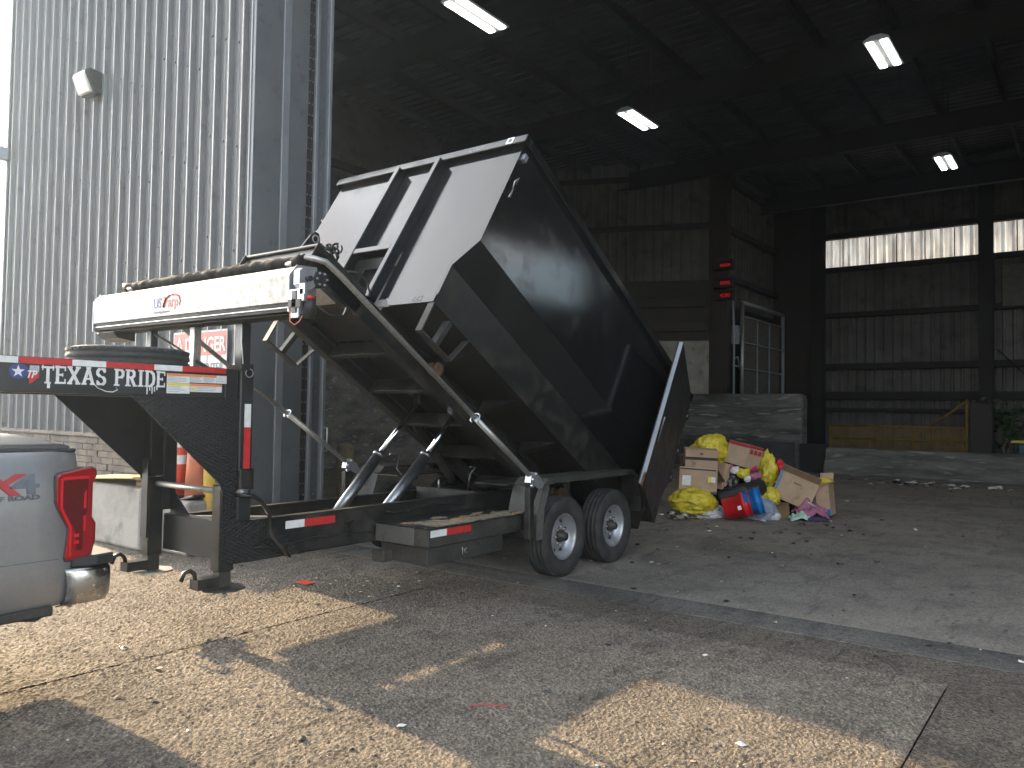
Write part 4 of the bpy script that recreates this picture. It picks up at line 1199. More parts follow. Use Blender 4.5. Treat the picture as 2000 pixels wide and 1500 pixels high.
for a, b in (((-.12, 1.18, .80), (.18, 1.1, 1.0)),):
    mb = MB(); mb.tube([(-.30, 1.0, .79), (-.26, 1.0, .95), (-.20, .98, 1.02), (-.30, .97, 1.03)], .010, 6); mb.obj('safety_latch', 'blackd', tr)
mb = MB(); mb.tube([(-.35, 1.35, .79), (-.35, 1.35, .88)], .008, 6); mb.obj('grease_line', 'galv', tr)
mb = MB(); mb.boxf((.1, 1.55, .80), (-.62, 0, .62), (0, .05, 0), (.05, 0, .05)); mb.obj('bed_prop', 'blackd', tr, .004)

# ---- tarp system
XH0 = -3.42
YT0, YT1 = -.12, 2.40
prof = [(XH0, 2.262), (XH0, 2.432), (XH0 + .055, 2.495), (XH0 + .20, 2.505), (XH0 + .20, 2.492), (XH0 + .06, 2.482), (XH0 + .012, 2.428), (XH0 + .012, 2.262)]
mb = MB(); mb.prism([(a, YT0 + .008, b) for a, b in prof], (0, YT1 - YT0 - .016, 0))
th = mb.obj('tarp_housing', 'galvb', tr, .002)
mb = MB(); mb.box(XH0 + .006, XH0 + .05, YT0 + .01, YT1 - .01, 2.236, 2.260); mb.box(XH0 + .014, XH0 + .06, YT0 + .01, YT1 - .01, 2.205, 2.228); mb.box(XH0 + .05, XH0 + .22, YT0 + .01, YT1 - .01, 2.19, 2.204); mb.obj('housing_rail', 'steeldark', th, .003)
mb = MB(); mb.box(XH0 + .008, XH0 + .012, YT0 + .01, YT1 - .01, 2.229, 2.235); mb.obj('housing_trim', 'galv', th)
mb = MB(); mb.prism([(XH0 + .02, YT1 - .3, 2.188), (XH0 + .2, YT1 - .3, 2.188), (XH0 + .2, YT1 - .3, 2.12), (XH0 + .06, YT1 - .3, 2.14)], (0, .28, 0)); mb.obj('housing_bracket', 'beam', th, .004)
for y_ in (YT0, YT1 - .008):
    mb = MB(); mb.prism([(XH0 - .004, y_, 2.20), (XH0 - .004, y_, 2.434), (XH0 + .055, y_, 2.505), (XH0 + .215, y_, 2.512), (XH0 + .215, y_, 2.20)], (0, .007, 0)); mb.obj('end_plate', 'zinc', th, .002)
text('maker_logo', 'US', .105, (XH0 - .0012, 1.475, 2.325), (0, -1, 0), NZ, 'navy', th, ext=.0006, bold=.002, sx=.9)
text('maker_logo', 'arp', .105, (XH0 - .0012, 1.275, 2.325), (0, -1, 0), NZ, 'red', th, ext=.0006, bold=.002, sx=.95)
mb = MB(); cy = 1.30
mb.tube([(XH0 - .001, 1.335, 2.325), (XH0 - .001, 1.32, 2.365), (XH0 - .001, 1.30, 2.395), (XH0 - .001, 1.25, 2.413), (XH0 - .001, 1.19, 2.412), (XH0 - .001, 1.13, 2.395), (XH0 - .001, 1.115, 2.36), (XH0 - .001, 1.122, 2.33)], [.009, .010, .009, .008, .007, .006, .004, .002], 6)
mb.tube([(XH0 - .001, 1.34, 2.398), (XH0 - .001, 1.31, 2.398)], .004, 6)
mb.obj('maker_logo_swoosh', 'red', th)
text('maker_logo', 'Covering America', .030, (XH0 - .0012, 1.47, 2.284), (0, -1, 0), NZ, 'dgrey', th, ext=.0005)
# motor and gearbox at the near end
mb = MB(); mb.prism([(XH0 + .005, YT0 - .03, 2.37), (XH0 + .005, YT0 - .03, 2.455), (XH0 + .03, YT0 - .03, 2.475), (XH0 + .12, YT0 - .03, 2.475), (XH0 + .14, YT0 - .03, 2.45), (XH0 + .14, YT0 - .03, 2.37), (XH0 + .10, YT0 - .03, 2.34), (XH0 + .03, YT0 - .03, 2.34)], (0, -.055, 0)); mo = mb.obj('tarp_gearbox', 'zinc', th, .006)
mb = MB(); mb.cyl((XH0 + .17, YT0 - .005, 2.42), (XH0 + .17, YT0 - .10, 2.42), .055); mb.cyl((XH0 + .07, YT0 - .084, 2.41), (XH0 + .07, YT0 - .12, 2.41), .018); mb.obj('spring_cover', 'plastic', th)
for k in range(6):
    a = k * math.pi / 3
    mb = MB(); mb.cyl((XH0 + .17 + .04 * math.cos(a), YT0 - .10, 2.42 + .04 * math.sin(a)), (XH0 + .17 + .04 * math.cos(a), YT0 - .112, 2.42 + .04 * math.sin(a)), .007, seg=6); mb.obj('bolt', 'zinc', th)
mb = MB(); mb.box(XH0 - .002, XH0 + .03, YT0 - .14, YT0 - .001, 2.26, 2.34); mb.box(XH0 + .0, XH0 + .02, YT0 - .09, YT0 - .02, 2.16, 2.259); mb.box(XH0 - .002, XH0 + .01, YT0 - .15, YT0 - .10, 2.30, 2.37); mb.obj('motor_bracket', 'zinc', th, .003)
mb = MB(); mb.box(XH0 - .008, XH0 - .003, YT0 - .075, YT0 - .035, 2.19, 2.33); mb.box(XH0 - .008, XH0 - .003, YT0 - .12, YT0 - .0, 2.225, 2.275); mb.obj('bracket_strap', 'plastic', th)
mb = MB(); mb.cyl((XH0 + .06, YT0 - .12, 2.16), (XH0 + .06, YT0 - .12, 2.30), .042); mb.obj('tarp_motor', 'plastic', th)
mb = MB(); mb.tube([(XH0 + .02, YT0 - .155, 2.285), (XH0 + .06, YT0 - .165, 2.285)], .012, 8); mb.obj('wire_connector', 'red', th)
mb = MB(); mb.tube([(XH0 - .004, YT0 - .02, 2.22), (XH0 - .012, YT0 - .03, 2.14), (XH0 - .01, YT0 - .07, 2.115), (XH0 - .004, YT0 - .11, 2.135), (XH0 + .01, YT0 - .12, 2.17)], .004, 6); mb.obj('red_wire', 'cone', th)
mb = MB(); mb.tube([(XH0 + .1, YT0 - .14, 2.24), (XH0 + .2, YT0 - .15, 2.19), (XH0 + .32, YT0 - .14, 2.2), (XH0 + .38, YT0 - .1, 2.26)], .007, 6); mb.obj('motor_cable', 'plastic', th)
# posts that carry the housing
for y_, m_, w in ((1.20, 'galv', .06), (1.80, 'beam', .06), (.62, 'beam', .075)):
    mb = MB(); mb.box(-3.27, -3.27 + w, y_ - w / 2, y_ + w / 2, 1.86, 2.188); mb.obj('housing_post', m_, tr, .004)
mb = MB(); mb.tube([(-3.24, 1.78, 2.17), (-3.24, 1.0, 1.87)], .014, 6); mb.obj('housing_brace', 'beam', tr)
mb = MB(); mb.tube([(-3.28, .57, 2.17), (-3.29, .555, 2.05), (-3.27, .56, 1.9)], .004, 5); mb.obj('loose_wire', 'white', tr)
# tarp roll on its pipe above the housing
mb = MB()
N_ = 70
pts = []; rs = []
for k in range(N_ + 1):
    t = k / N_
    pts.append((XH0 + .26, .06 + t * (2.36 - .06), 2.585 + .006 * math.sin(k * 1.7)))
    rs.append(0.040 + .010 * noise.noise(V((k * .35, 0, 0))) + .004 * noise.noise(V((k * 1.3, 5, 0))))
mb.tube(pts, rs, 14); mb.obj('rolled_tarp', 'tarp', tr)
# swing arms
def arm(yp, near):
    P0 = V((-.588, yp, .997)); P1 = V((-2.90, yp, 2.51))
    dv = (P1 - P0).normalized(); Lg = (P1 - P0).length
    s_ = 1 if near else -1
    mb = MB(); mb.tube([P0 + dv * .06, P0 + dv * Lg * .36], .025, 12); a = mb.obj('tarp_arm', 'galv', tr)
    mb = MB()
    pts = [P0 + dv * Lg * .34, P1, P1 + dv * .16 + NZ * -.01, V((-3.12, yp + s_ * .02, 2.60)), V((-3.17, yp + s_ * .08, 2.61)), V((-3.18, yp + s_ * .18, 2.57)), V((XH0 + .26, yp + s_ * .32, 2.585))]
    mb.tube(pts, .021, 12); mb.obj('arm_extension', 'galv', a)
    c = P0 + dv * Lg * .36
    e1 = dv.orthogonal().normalized(); e2 = dv.cross(e1)
    mb = MB(); mb.tube([c + (e1 * math.cos(q) + e2 * math.sin(q)) * .045 for q in [j * math.pi / 6 for j in range(11)]], .007, 6); mb.cyl(c + e1 * .06, c - e1 * .06, .008, seg=8); mb.obj('arm_pin', 'zinc', a)
    # pivot bracket and its pedestal
    ya = yp - .035
    mb = MB()
    for yy in (ya, ya + .062):
        mb.prism([(-.66, yy, .955), (-.645, yy, 1.02), (-.58, yy, 1.05), (-.50, yy, 1.0), (-.445, yy, .93), (-.46, yy, .895), (-.52, yy, .89), (-.60, yy, .93)], (0, .006, 0))
    mb.prism([(-.66, ya + .006, .955), (-.645, ya + .006, 1.02), (-.58, ya + .006, 1.05), (-.47, ya + .006, .965), (-.478, ya + .006, .957), (-.58, ya + .006, 1.042), (-.638, ya + .006, 1.014), (-.652, ya + .006, .955)], (0, .056, 0))
    mb.obj('pivot_bracket', 'zinc', a, .002)
    for xx, zz in ((-.63, .985), (-.645, .93), (-.585, 1.03)):
        mb = MB(); mb.cyl((xx, ya - .002, zz), (xx, ya - .022, zz), .016, seg=8); mb.obj('pivot_bolt', 'zinc', a)
    y0_ = yp - .03 if near else yp - .03
    mb = MB(); mb.box(-.66, -.585, y0_, y0_ + .06, .44, .92); mb.obj('arm_pedestal', 'blackd', tr, .006)
    mb = MB(); mb.prism([(-.584, y0_ + .02, .915), (-.48, y0_ + .02, .915), (-.584, y0_ + .02, .75)], (0, .02, 0)); mb.obj('pedestal_gusset', 'blackd', tr)
    ya_, yb_ = (y0_ + .061, YN - .002) if near else (YF + .002, y0_ - .001)
    mb = MB(); mb.box(-.65, -.59, min(ya_, yb_), max(ya_, yb_), .46, .52); mb.obj('pedestal_outrigger', 'blackd', tr)
arm(.0, True)
arm(2.47, False)

# ------------------------------------------------------------------ the roll-off dumpster on the tilted bed
dm = thing('roll_off_dumpster', 'glossy black roll off dumpster tipped steeply with its rear door open', 'dumpster', (1.0, 1.225, .2))
LB = 4.27
CS = [(0, 0), (0, -1.20), (.20, -1.45), (.20, -1.85), (2.25, -1.85), (2.25, -1.45), (2.45, -1.20), (2.45, 0)]
CI = [(.012, 0), (.012, -1.194), (.212, -1.444), (.212, -1.838), (2.238, -1.838), (2.238, -1.444), (2.438, -1.194), (2.438, 0)]
nm_ = ['side_panel', 'chamfer_panel', 'lower_side', 'floor_panel', 'lower_side', 'chamfer_panel', 'side_panel']
for i in range(7):
    mb = MB()
    a, b, c, d = CS[i], CS[i + 1], CI[i + 1], CI[i]
    e = .0006 * i
    mb.prism([W(.004, p[0], p[1]) for p in (a, b, c, d)], RR * (LB - .004 - e))
    mb.obj(nm_[i], 'blackside' if i not in (2, 3, 4) else 'blackd', dm)
# front panel: notched sheet (opening for the winch hook), ribs
def fpoly(poly, s0, s1, name, mat, bev=.003):
    mb = MB(); mb.prism([W(s0, y_, v_) for y_, v_ in poly], RR * (s1 - s0)); return mb.obj(name, mat, dm, bev)
fpoly([(0, 0), (0, -1.20), (.20, -1.45), (.20, -1.76), (.90, -1.76), (.90, -1.17), (.90, 0)], 0, .0035, 'front_panel', 'black', 0)
fpoly([(1.55, 0), (2.45, 0), (2.45, -1.20), (2.25, -1.45), (2.25, -1.76), (1.55, -1.76)], 0, .0035, 'front_panel', 'black', 0)
fpoly([(.9005, 0), (1.5495, 0), (1.5495, -1.20), (.9005, -1.20)], 0.0, .0035, 'front_panel', 'black', 0)
fpoly([(.9005, -1.2005), (1.5495, -1.2005), (1.5495, -1.80), (.9005, -1.80)], .16, .165, 'recess_plate', 'blackd', 0)
fpoly([(.20, -1.762), (.20, -1.85), (.72, -1.85), (.80, -1.762)], -.012, -.001, 'number_plate', 'black', .002)
text('bin_number', '662', .085, W(-.0135, .46, -1.835), -NY, UU, 'dgrey', dm, ext=.0006)
text('bin_number', '.', .085, W(-.0135, .52, -1.815), -NY, UU, 'dgrey', dm, ext=.0006)
for yp in (.95, 1.50):
    mb = MB(); wbox(mb, -.105, -.001, yp - .03, yp + .03, -1.80, -.07); mb.obj('front_rib', 'black', dm, .006)
mb = MB(); wbox(mb, -.10, .0, .981, 1.469, -1.235, -1.17); mb.obj('cross_rib', 'black', dm, .006)
for yp in (.965, 1.485):
    mb = MB(); wbox(mb, -.001, .6, yp - .02, yp + .02, -1.95, -1.853); mb.obj('floor_skid', 'blackd', dm)
# top rails
mb = MB(); wbox(mb, -.055, .02, -.05, 2.50, -.06, .035); fr_ = mb.obj('top_rail', 'black', dm, .006)
for y_ in (-.05, 2.425):
    mb = MB(); wbox(mb, .021, LB, y_, y_ + .075, -.055, .032); mb.obj('top_rail', 'black', dm, .006)
text('rail_scribble', 'C-5607', .06, W(-.0565, .62, -.04), -NY, UU, 'greyp', dm, ext=.0005, shear=.3)
mb = MB(); wbox(mb, -.0575, -.0555, .10, .18, -.05, .03); st_ = mb.obj('rail_sticker', 'white', dm)
mb = MB(); wbox(mb, -.0585, -.0577, .12, .155, -.03, .012); mb.obj('sticker_print', 'dgrey', st_)
mb = MB(); wbox(mb, .03, .08, -.035, -.001, -.20, -.13); mb.obj('tarp_lug', 'zinc', dm)
for y_, s_ in ((-.004, -1), (2.454, 1)):
    mb = MB()
    mb.tube([W(.10, y_, -.44), W(.06, y_ + s_ * .05, -.42), W(.02, y_ + s_ * .06, -.50), W(.08, y_ + s_ * .02, -.56)], .006, 6)
    mb.tube([W(.10, y_, -.60), W(.05, y_ + s_ * .05, -.57), W(.03, y_ + s_ * .06, -.68)], .006, 6)
    mb.obj('tarp_hook', 'galv', dm)
# stirrup loops under both sides, side gussets, rails
for ya in (.19, 2.20):
    mb = MB()
    y1_ = ya + .07
    wbox(mb, -.005, .008, ya, y1_, -2.14, -1.853)
    wbox(mb, .009, .42, ya, y1_, -2.14, -2.125)
    mb.boxf(W(.42, ya, -2.14), RR * .10 + UU * .28, NY * .07, RR * .014)
    mb.boxf(W(.19, ya, -2.124), RR * .04 + UU * .262, NY * .07, RR * .05)
    mb.obj('side_stirrup', 'blackm', dm, .002)
for k in range(5):
    s_ = .7 + k * .78
    for sd in (0, 1):
        Ym = (lambda y: y) if sd == 0 else (lambda y: 2.45 - y)
        mb = MB()
        mb.prism([W(s_, Ym(.24), -1.853), W(s_, Ym(.68), -1.853), W(s_, Ym(.68), -1.98)], RR * .07)
        mb.obj('floor_outrigger', 'blackd', dm)
for ya in (.80, 1.60):
    mb = MB(); wbox(mb, .0, LB - .05, ya, ya + .05, -2.00, -1.853); mb.obj('long_skid', 'blackd', dm)
mb = MB(); wbox(mb, LB + .01, LB + .34, .2, 2.25, -1.60, -1.56); mb.obj('rear_sill', 'black', dm, .004)
# rear doors: near leaf swung right round, far leaf the same on its side
AL = R(254)
def door(sd, al):
    Y0 = 0 if sd == 0 else 2.45
    sg_ = 1 if sd == 0 else -1
    dr = NY * (math.cos(al) * sg_) + RR * math.sin(al)
    nr = NY * (-math.sin(al) * sg_) + RR * math.cos(al)
    H = W(LB + .02, Y0 - sg_ * .02, 0)
    Pq = lambda a, v: H + dr * a + UU * v
    mb = MB(); mb.prism([Pq(a, v) for a, v in ((0, 0), (1.225, 0), (1.225, -1.83), (.2, -1.83), (.2, -1.45), (0, -1.20))], nr * .006)
    d_ = mb.obj('rear_door', 'blackmatte', dm)
    for a0, a1, v0, v1 in ((1.165, 1.225, -1.83, 0), (0.03, 1.16, -.06, 0), (.22, 1.16, -1.83, -1.77)):
        mb = MB(); mb.boxf(Pq(a0, v0) + nr * .007, dr * (a1 - a0), UU * (v1 - v0), nr * .055); mb.obj('door_frame', 'blackmatte', d_, .004)
    if sd == 0:
        mb = MB(); mb.boxf(Pq(1.227, -1.83), dr * .010, UU * 1.83, nr * .045); mb.obj('lit_door_edge', 'grey', d_, .002)  # pale strip: light falling on the door's edge put into its colour
        mb = MB(); mb.boxf(Pq(1.20, -1.86), dr * .07, UU * .16, nr * .02); mb.obj('door_latch', 'rust', d_, .004)
        mb = MB(); mb.tube([Pq(1.2, -1.30) - nr * .02, Pq(1.62, -1.22) - nr * .12], .008, 6); mb.obj('hold_back_rod', 'galv', d_)
    for v in (-.25, -.75, -1.12):
        mb = MB(); mb.cyl(H + UU * (v - .06), H + UU * (v + .06), .028, seg=12); mb.obj('door_hinge', 'blackd', d_)
door(0, AL)
door(1, R(262))

# ------------------------------------------------------------------ pickup truck in front of the trailer
tk = thing('pickup_truck', 'silver pickup truck at the left edge with its rear to the trailer', 'pickup truck', (-6.5, 1.225, 0))
yA, yB = .205, 2.245
def side(y_, s_):
    """bed side as a skin with shoulder and tumblehome; s_=-1 near, +1 far"""
    prof = [(.545, .035), (.58, .006), (.74, .0), (1.0, .004), (1.16, .012), (1.235, .028), (1.285, .055), (1.335, .075), (1.352, .10)]
    xs = [-6.72, -6.6, -6.2, -5.5, -4.95, -4.70, -4.60, -4.53, -4.49, -4.465]
    rows = []
    for x_ in xs:
        t = max(0, (x_ + 4.60) / .135)
        ins = .05 * t * t
        rows.append([V((x_, y_ + (-s_) * (p[1] + ins), p[0] + (0 if x_ < -4.6 else 0))) for p in prof])
    mb = MB(); mb.sheet(rows if s_ > 0 else [r[::-1] for r in rows])
    return mb.obj('bed_side', 'silver', tk)
side(yA, -1); side(yB, 1)
mb = MB(); mb.box(-6.72, -4.47, yA + .10, yA + .26, 1.345, 1.366); mb.box(-6.72, -4.47, yB - .26, yB - .10, 1.345, 1.366); mb.obj('bed_rail_cap', 'dtrim', tk, .01, seg=2)
mb = MB()
mb.sheet([[V((x_, y_, 1.37 + .045 * math.sin(math.pi * (y_ - yA - .12) / (yB - yA - .24)) * 1.0)) for y_ in [yA + .12 + k * (yB - yA - .24) / 10 for k in range(11)]] for x_ in (-6.72, -4.50)])
mb.obj('bed_cover', 'silver', tk, solid=.012)
for k in range(4):
    mb = MB(); mb.box(-6.7 + k * .55, -6.66 + k * .55, yA + .2, yB - .2, 1.405, 1.418); mb.obj('cover_rib', 'dtrim', tk)
mb = MB(); mb.box(-4.525, -4.475, yA + .17, yB - .17, .78, 1.36); mb.obj('tailgate', 'silver', tk, .015, seg=2)
mb = MB(); mb.box(-6.72, -4.53, yA + .05, yB - .05, .58, .72); mb.obj('bed_floor', 'dtrim', tk)
mb = MB(); mb.box(-10.4, -4.6, yA + .45, yA + .6, .42, .57); mb.box(-10.4, -4.6, yB - .6, yB - .45, .42, .57); mb.obj('chassis_rail', 'dtrim', tk)
# tail lamps
for sd in (0, 1):
    s_ = 1 if sd == 0 else -1
    y0 = yA if sd == 0 else yB
    yo = y0 - s_ * .010
    outl = [(-4.615, 1.222), (-4.60, 1.240), (-4.44, 1.268), (-4.412, 1.25), (-4.410, 1.215), (-4.428, 1.18), (-4.428, 1.0), (-4.408, .965), (-4.408, .88), (-4.425, .80), (-4.44, .792), (-4.555, .778), (-4.562, .80), (-4.545, .95), (-4.60, 1.05), (-4.615, 1.09)]
    mb = MB(); mb.prism([(a, y0 + s_ * .09, b) for a, b in outl], (0, -s_ * .100, 0)); tl = mb.obj('tail_lamp', 'taillens', tk, .010, seg=2)
    if sd == 0:
        rim_ = [(a + (-4.51 - a) * -.045, b + (1.02 - b) * -.022) for a, b in outl]
        mb = MB(); mb.prism([(a, y0 + .02, b) for a, b in rim_], (0, -.024, 0)); mb.obj('lamp_surround', 'dtrim', tl, .006)
        mb = MB(); mb.prism([(-4.585, yo - .0016, 1.20), (-4.455, yo - .0016, 1.222), (-4.455, yo - .0016, 1.03), (-4.475, yo - .0016, 1.00), (-4.475, yo - .0016, .83), (-4.505, yo - .0016, .83), (-4.515, yo - .0016, .93), (-4.575, yo - .0016, 1.05)], (0, .0012, 0)); mb.obj('dark_lens', 'taildark', tl)
        mb = MB()
        mb.box(-4.595, -4.583, yo - .003, yo - .0018, 1.06, 1.215); mb.box(-4.583, -4.45, yo - .003, yo - .0018, 1.207, 1.222)
        mb.prism([(-4.583, yo - .003, 1.06), (-4.595, yo - .003, 1.06), (-4.545, yo - .003, .95), (-4.533, yo - .003, .955)], (0, .0012, 0))
        mb.box(-4.545, -4.533, yo - .003, yo - .0018, .80, .953)
        mb.prism([(-4.475, yo - .003, 1.13), (-4.463, yo - .003, 1.15), (-4.463, yo - .003, 1.05), (-4.475, yo - .003, 1.05)], (0, .0012, 0))
        mb.box(-4.475, -4.463, yo - .003, yo - .0018, .93, 1.01)
        for z_ in (.90, .865): mb.box(-4.52, -4.495, yo - .003, yo - .0018, z_, z_ + .018)
        mb.obj('reflector_strip', 'tailbright', tl)
# side decal
def bed_y(z_): return yA - .002
VT = V((0, .22, 1))
text('side_decal', '4', .140, (-4.822, yA + .006, 1.147), NX, VT, 'dgrey', tk, ext=.003, sx=1.9, bold=.004)
text('side_decal', 'X', .140, (-4.96, yA + .006, 1.147), NX, VT, 'redtape', tk, ext=.003, sx=1.65, bold=.006, shear=.2)
text('side_decal', '4', .140, (-5.12, yA + .006, 1.150), NX, VT, 'dgrey', tk, ext=.003, sx=1.75, bold=.004)
text('side_decal', 'OFF ROAD', .034, (-4.945, yA + .003, 1.115), NX, NZ, 'dgrey', tk, ext=.002, sx=1.55, bold=.001)
mb = MB(); mb.box(-6.7, -4.60, yA + .012, yA + .06, .50, .552); mb.obj('rocker_edge', 'blackm', tk, .008)
mb = MB(); mb.box(-6.7, -4.59, yA - .0012, yA + .0004, .792, .797); mb.obj('crease_shade_line', 'dgrey', tk)  # thin grey strip: shade along the crease put in as colour
# bumper
half = [(-4.545, -.002), (-4.50, -.014), (-4.42, -.022), (-4.36, -.020), (-4.325, -.004), (-4.305, .025), (-4.293, .07), (-4.286, .16), (-4.283, .5)]
rows = []
for z_, ins in ((.538, .045), (.548, .016), (.575, .004), (.66, .0), (.712, .003), (.736, .014)):
    row = [V((a - ins * .8, yA + b + ins, z_)) for a, b in half] + [V((a - ins * .8, yB - b - ins, z_)) for a, b in half[::-1]]
    rows.append(row)
mb = MB(); mb.sheet(rows[::-1])
bu = mb.obj('rear_bumper', 'chromeb', tk, solid=.006)
mb = MB(); mb.prism([(-4.52, yA + .0, .737), (-4.40, yA - .025, .737), (-4.30, yA + .0, .737), (-4.275, yA + .10, .737), (-4.275, yB - .1, .737), (-4.30, yB, .737), (-4.40, yB + .025, .737), (-4.52, yB, .737)], (0, 0, .058)); mb.obj('bumper_step_pad', 'dtrim', bu, .008)
mb = MB(); mb.box(-4.56, -4.44, yA + .02, yB - .02, .54, .78); mb.obj('bumper_filler', 'dtrim', tk, .01)
mb = MB(); mb.prism([(-4.86, yA + .10, .545), (-4.62, yA + .10, .545), (-4.58, yA + .10, .50), (-4.64, yA + .10, .46), (-4.80, yA + .10, .49)], (0, .25, 0)); mb.obj('mud_guard', 'dtrim', tk, .01)
mb = MB(); mb.box(-4.85, -4.45, yA + .6, yA + .75, .44, .56); mb.obj('tow_hitch', 'dtrim', tk, .01)
# wheels, cab and front (out of frame, kept simple but real)
for xx in (-5.55, -9.3):
    for y_, ax in ((yA + .14, -1), (yB - .14, 1)):
        mb = MB(); mb.lathe(tyre_profile(.41, .27, .23), (xx, y_, .41), (0, ax, 0), 40); tw = mb.obj('truck_tyre', 'rubber', tk)
        mb = MB(); mb.lathe([(.232, .10), (.21, .09), (.2, .02), (.08, .05), (0, .06)], (xx, y_, .41), (0, ax, 0), 32); mb.obj('truck_rim', 'rim', tw)
cabp = [(-10.7, .55), (-10.75, 1.05), (-10.6, 1.22), (-9.1, 1.34), (-8.35, 1.93), (-7.2, 1.97), (-6.80, 1.85), (-6.76, 1.36), (-6.75, .55)]
mb = MB(); mb.prism([(a, yA + .03, b) for a, b in cabp], (0, yB - yA - .06, 0)); mb.obj('cab', 'silver', tk, .06, seg=3)
mb = MB(); mb.prism([(-8.9, yA + .026, 1.40), (-8.32, yA + .026, 1.86), (-7.15, yA + .026, 1.88), (-6.95, yA + .026, 1.40)], (0, .003, 0)); mb.obj('cab_window', 'plastic', tk)

# ------------------------------------------------------------------ rubbish heap behind the dumpster
def at(px, py, Z):
    """point seen at photo pixel (2000 wide) at depth Z metres"""
    return CXYZ + (_d + _r2 * ((px - 1000) / F) - _u2 * ((py - 750) / F)) * Z
RH = V((_r2.x, _r2.y, 0)).normalized()            # to the right as one faces the heap
DH = V((_d.x, _d.y, 0)).normalized()              # away
def carton(label, c, size, rot, mat='card', flaps=(), grp='cardboard boxes on the rubbish heap', name='cardboard_box', extra=()):
    """c: centre, size (w right, d deep, h up) in the heap's own axes, rot: euler; flaps: list of (edge, angle); open top when flaps"""
    w, d, h = size
    E_ = Matrix((RH, DH, NZ)).transposed() @ Matrix.Rotation(rot[2], 3, 'Z') @ Matrix.Rotation(rot[1], 3, 'Y') @ Matrix.Rotation(rot[0], 3, 'X')
    t = thing(name, label, 'box', c, grp)
    def put(mb, nm, m_, par, bev=.004):
        for i, p in enumerate(mb.v): mb.v[i] = V(c) + E_ @ p
        return mb.obj(nm, m_, par, bev)
    k = .005
    wl_ = [(-w / 2, w / 2, -d / 2, -d / 2 + k, -h / 2, h / 2), (-w / 2, w / 2, d / 2 - k, d / 2, -h / 2, h / 2), (-w / 2, -w / 2 + k, -d / 2 + k, d / 2 - k, -h / 2, h / 2), (w / 2 - k, w / 2, -d / 2 + k, d / 2 - k, -h / 2, h / 2)]
    mb = MB()
    for b_ in wl_: mb.box(*b_)
    mb.box(-w / 2 + k, w / 2 - k, -d / 2 + k, d / 2 - k, -h / 2, -h / 2 + k)
    body = put(mb, 'box_body', mat, t, 0)
    if not flaps:
        mb = MB(); mb.box(-w / 2, w / 2, -d / 2, -.002, h / 2 + .0005, h / 2 + k); put(mb, 'flap', mat, t, 0)
        mb = MB(); mb.box(-w / 2, w / 2, .002, d / 2, h / 2 + .0005, h / 2 + k); put(mb, 'flap', mat, t, 0)
    for e, ang in flaps:
        l = d * .48 if e in 'fb' else w * .4
        mb = MB()
        if e == 'f': o = V((-w / 2, -d / 2, h / 2)); a = V((w, 0, 0)); b = V((0, -math.cos(ang), math.sin(ang))) * l
        if e == 'b': o = V((-w / 2, d / 2, h / 2)); a = V((w, 0, 0)); b = V((0, math.cos(ang), math.sin(ang))) * l
        if e == 'l': o = V((-w / 2, -d / 2, h / 2)); a = V((0, d, 0)); b = V((-math.cos(ang), 0, math.sin(ang))) * l
        if e == 'r': o = V((w / 2, -d / 2, h / 2)); a = V((0, d, 0)); b = V((math.cos(ang), 0, math.sin(ang))) * l
        mb.boxf(o + V((0, 0, .001)), a, b, a.cross(b).normalized() * .004); put(mb, 'flap', mat, t, 0)
    for nm, m_, face, (a0, a1, b0, b1) in extra:
        mb = MB()
        if face == 'f': mb.box(a0 * w, a1 * w, -d / 2 - .0025, -d / 2 - .0008, b0 * h, b1 * h)
        if face == 'r': mb.box(w / 2 + .0008, w / 2 + .0025, a0 * d, a1 * d, b0 * h, b1 * h)
        if face == 'l': mb.box(-w / 2 - .0025, -w / 2 - .0008, a0 * d, a1 * d, b0 * h, b1 * h)
        if face == 't': mb.box(a0 * w, a1 * w, a0 * d if 0 else b0 * d, b1 * d, h / 2 + k + .001, h / 2 + k + .0025)
        put(mb, nm, m_, t, 0)
    return t, E_, body
